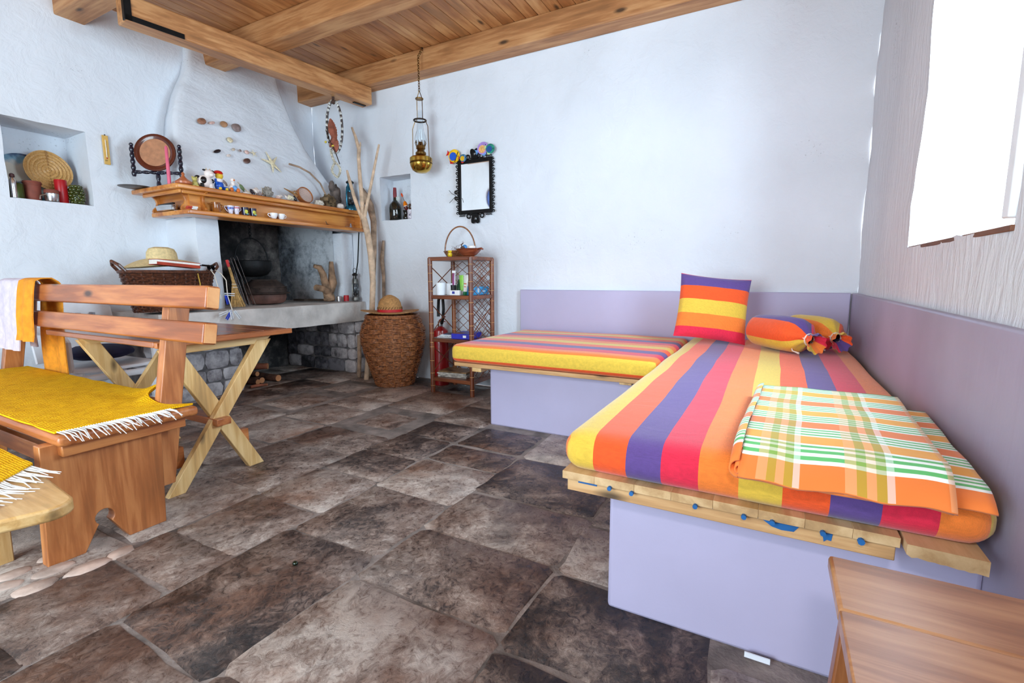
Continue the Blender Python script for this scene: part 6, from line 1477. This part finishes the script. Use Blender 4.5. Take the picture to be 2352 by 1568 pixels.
for k, (dx, c_) in enumerate(((-.026, (140, 40, 110)), (-.016, (150, 44, 120)), (-.006, (220, 214, 226)))):
    q = obj('toothbrush', MB().tube([(dx, 0, .05), (dx*1.05, .002, .13), (dx*1.02+.002, .002, .19)], [.0045, .0045, .003], 8), plain('toothbrush_%d' % k, c_, .35), tb_); obj('bristles', MB().box(dx-.001, dx+.010, -.006, .006, .185, .205), CERW, q)
def squeeze_tube(name, loc, h, wd, body, capc, label, tilt=0, mark=None, rz=0):
    t_ = thing(name, label, 'tube', loc, rz); T = rot('Y', tilt)
    obj('cap', MB().lathe([(.016, 0), (.017, .002), (.016, .028), (.014, .03)], n=18, M=T), capc, t_)
    def fn(u, v):
        a = 2*PI*u; k = v; return ((.016+(wd/2-.016)*k)*math.cos(a), (.016*(1-k)+.0016)*math.sin(a), .03+(h-.03)*v)
    obj('tube_body', MB().grid(fn, 25, 12, T), body, t_)
    if mark: obj('print', MB().box(-wd*.22, wd*.30, -.0135, -.012, h*.55, h*.60, T).box(-wd*.10, wd*.25, -.0150, -.0135, h*.40, h*.45, T), mark, t_, kind='stuff')
    return t_
GRN = plain('green_plastic', (20, 120, 66), .35); LIME = plain('lime_plastic', (150, 214, 84), .4)
squeeze_tube('cream_tube', (-2.262, 3.352, Z2+.002), .165, .048, plain('white_tube', (232, 232, 224), .35, 0, .04), GRN, 'white cream tube with a green cap and orange print on the second tier', 6, plain('orange_print', (226, 130, 90), .4))
lt_ = squeeze_tube('lime_tube', (-2.322, 3.405, Z2+.002), .165, .045, LIME, CERW, 'lime green and white tube standing behind the white cream tube', -4)
simple('green_bottle', MB().lathe([(.020, 0), (.022, .004), (.022, .07), (.010, .10), (.008, .13), (0, .132)], (-2.368, 3.42, Z2), 18), plain('dark_green_bottle', (30, 100, 60), .25, coat=.4), 'dark green bottle behind the toothbrush holder', 'bottle')
tx = thing('tissue_box', 'light blue tissue box at the right of the second tier', 'tissue box', (-2.238, 3.502, Z2+.001), 0)
obj('carton', MB().box(-.046, .046, -.115, .115, 0, .068), plain('sky_blue_card', (60, 166, 226), .45, 0, .12, 10), tx, bevel=.002); obj('print', MB().lathe([(0, 0), (.02, 0), (.02, .0006), (0, .0006)], n=18, M=rot('Y', 90, (.0461, -.05, .038)) @ Matrix.Diagonal((1, .8, 1, 1))).box(.0461, .0466, -.01, .06, .026, .034), plain('pale_print', (222, 236, 246), .5, 0, .15, 80), tx, kind='stuff'); obj('opening', MB().box(-.02, .02, -.06, .06, .068, .0686), plain('white_film', (226, 236, 246), .3), tx)
simple('blue_vial', MB().lathe([(.010, 0), (.011, .05), (.006, .06), (.006, .074), (0, .076)], (-2.335, 3.50, Z2), 12), plain('cobalt', (52, 70, 170), .2), 'tiny cobalt blue vial behind the tissue box', 'vial')
# third tier: papers and blue box
Z3 = .479; PAP = plain('white_paper', (234, 236, 240), .6, 0, .06, 40)
R7 = random.Random(3)
for k, (x, y, a, m_, lb_) in enumerate(((-2.475, 3.39, 6, PAP, 'lowest loose white leaflet on the third tier'), (-2.468, 3.41, -8, plain('printed_leaflet', (206, 210, 222), .5, 0, .3, 60), 'printed leaflet slanted over the lowest one on the third tier'), (-2.465, 3.42, 10, PAP, 'white booklet lying across the leaflets on the third tier'), (-2.46, 3.43, 14, plain('navy_leaflet', (44, 52, 84), .4, 0, .3, 50), 'dark blue leaflet on top of the paper pile'))):
    simple('leaflet', MB().box(-.075 + .02*(k == 3), .075, -.055, .055, 0, .006, rot('Z', a, (x, y, Z3+.001+.0075*k))), m_, lb_, 'leaflet', 'papers on the third tier', bevel=.001)
bbx = thing('chocolate_box', 'blue box with pictures of chocolates on the third tier', 'box', (-2.295, 3.41, Z3+.001), .12)
obj('carton', MB().box(-.09, .09, -.10, .12, 0, .045), plain('royal_blue_card', (44, 46, 170), .4, 0, .1), bbx, bevel=.002); obj('picture', MB().box(-.088, -.0, -.098, .0, .0452, .0458), plain('chocolate_print', (140, 80, 56), .5, 0, .5, 110), bbx); obj('label', MB().box(.02, .05, -.1008, -.1002, .012, .032), CERW, bbx)
# bottom tier: newspapers and cable
for k in range(4):
    simple('newspaper', MB().box(-.15, .13, -.085, .095, 0, .0125, rot('Z', 8+R7.uniform(-4, 4), (-2.40+R7.uniform(-.01, .01), 3.42, .136+.0135*k))), plain('newsprint', (176, 170, 162), .8, 0, .35, 26) if k < 3 else plain('magazine_cover', (120, 92, 62), .4, 0, .55, 16), ('lowest', 'second', 'third', 'topmost')[k] + ' of the newspapers stacked on the bottom tier', 'newspaper', 'newspapers', bevel=.003)
cb_ = MB()
for k in range(5): cb_.tube([(-2.215+.012*math.sin(k)+(.028+.002*k)*math.cos(t), 3.47+.01*math.cos(k*2)+(.06+.004*k)*math.sin(t), .141+.007*k) for t in [2*PI*i/24 for i in range(24)]], .003, 5, True)
simple('coiled_cable', cb_, plain('white_cable', (196, 190, 184), .5), 'coil of thin cable at the right of the bottom tier', 'cable')

# fire extinguisher between hamper and shelf
fe = thing('fire_extinguisher', 'dark red fire extinguisher with a black hose standing left of the rattan shelf', 'extinguisher', (-2.69, 3.575, 0))
ERED = plain('extinguisher_red', (140, 10, 14), .3, 0, .08, coat=.3)
obj('cylinder', MB().lathe([(.070, 0), (.075, .006), (.075, .47), (.066, .51), (.035, .535), (.022, .545)], n=28), ERED, fe); obj('valve', MB().lathe([(.022, .545), (.026, .555), (.022, .575), (.026, .59), (.018, .60)], n=16), STEEL, fe)
obj('lever', MB().beam((-.01, 0, .60), (.07, -.02, .64), .02, .008).beam((0, 0, .585), (.065, -.02, .595), .02, .008), ERED, fe, bevel=.002); obj('hose', MB().tube([(.012, 0, .575), (.04, -.03, .58), (.068, -.05, .63), (.080, -.055, .71), (.075, -.055, .80), (.045, -.045, .835), (.012, -.035, .79), (.005, -.035, .70), (.01, -.04, .64)], .0135, 10), plain('black_rubber', (18, 18, 20), .45), fe)

# wicker hamper with straw hat
HX, HY = -3.085, 3.375
hm = thing('wicker_hamper', 'large brown wicker hamper standing in front of the back wall', 'basket', (HX, HY, 0))
HW = wicker_mat('hamper_wicker', (176, 108, 60), (92, 46, 22), 60)
hprof = [(0, .168), (.1, .185), (.25, .215), (.45, .255), (.65, .284), (.78, .286), (.88, .268), (.95, .248), (1.0, .236)]
def hr_(t):
    for (a, ra), (b, rb) in zip(hprof, hprof[1:]):
        if a <= t <= b: return ra+(rb-ra)*(t-a)/(b-a)
    return hprof[-1][1]
def ringh(a, t): r = hr_(t); return r*math.cos(a), r*math.sin(a), math.cos(a), math.sin(a)
obj('weave', woven(MB(), ringh, .01, .64, 46, 22, .0072, .0095, 4, 3), HW, hm, sharp=80)
um = MB()
for i in range(22):
    a = 2*PI*i/22; um.tube([(hr_(t)*math.cos(a), hr_(t)*math.sin(a), .005+.63*t) for t in [k/10 for k in range(11)]], .0062, 5)
obj('uprights', um, HW, hm)
obj('rim', MB().torus((0, 0, .648), .236, .014, 40, 8), HW, hm); obj('base', MB().lathe([(0, .002), (.165, .002), (.165, .012), (0, .012)], n=30), HW, hm)
obj('inner_shade', MB().lathe([(0, .60), (.22, .60), (.22, .606), (0, .606)], n=30), plain('shade_brown', (110, 84, 60), .9), hm)  # flat brown disc, its colour stands in for the shade inside the hamper
h2 = thing('straw_hat', 'brown straw hat with a red band lying on the wicker hamper', 'hat', (HX-.02, HY-.01, .668), .2)
ST2 = plain('brown_straw', (178, 130, 78), .8, 0, .14, 60, .4, 140)
def brim2(u, v):
    a = 2*PI*u; r = .105+(.262-.105)*v; return (r*math.cos(a)*1.05, r*math.sin(a)*.85, .010 + .018*v*math.sin(2*a+.6)*.6 + .008*v)
obj('brim', MB().sheet(brim2, 53, 10, .004), ST2, h2); obj('crown', MB().lathe([(.118, .006), (.112, .05), (.104, .095), (.085, .130), (.05, .155), (.02, .168), (0, .17)], n=34, sx=1.0, sy=.88), ST2, h2)
obj('band', MB().lathe([(.1185, .012), (.1165, .038)], n=34, sx=1.01, sy=.89, cap=False), plain('red_ribbon', (190, 24, 34), .6), h2)
lc = MB()
for i in range(26): a = 2*PI*i/26; lc.tube([(.116*math.cos(a), .116*.885*math.sin(a), .040), (.113*math.cos(a+.12), .113*.885*math.sin(a+.12), .060)], .003, 4)
obj('lacing', lc, plain('dark_straw', (120, 84, 48), .8), h2, kind='stuff')
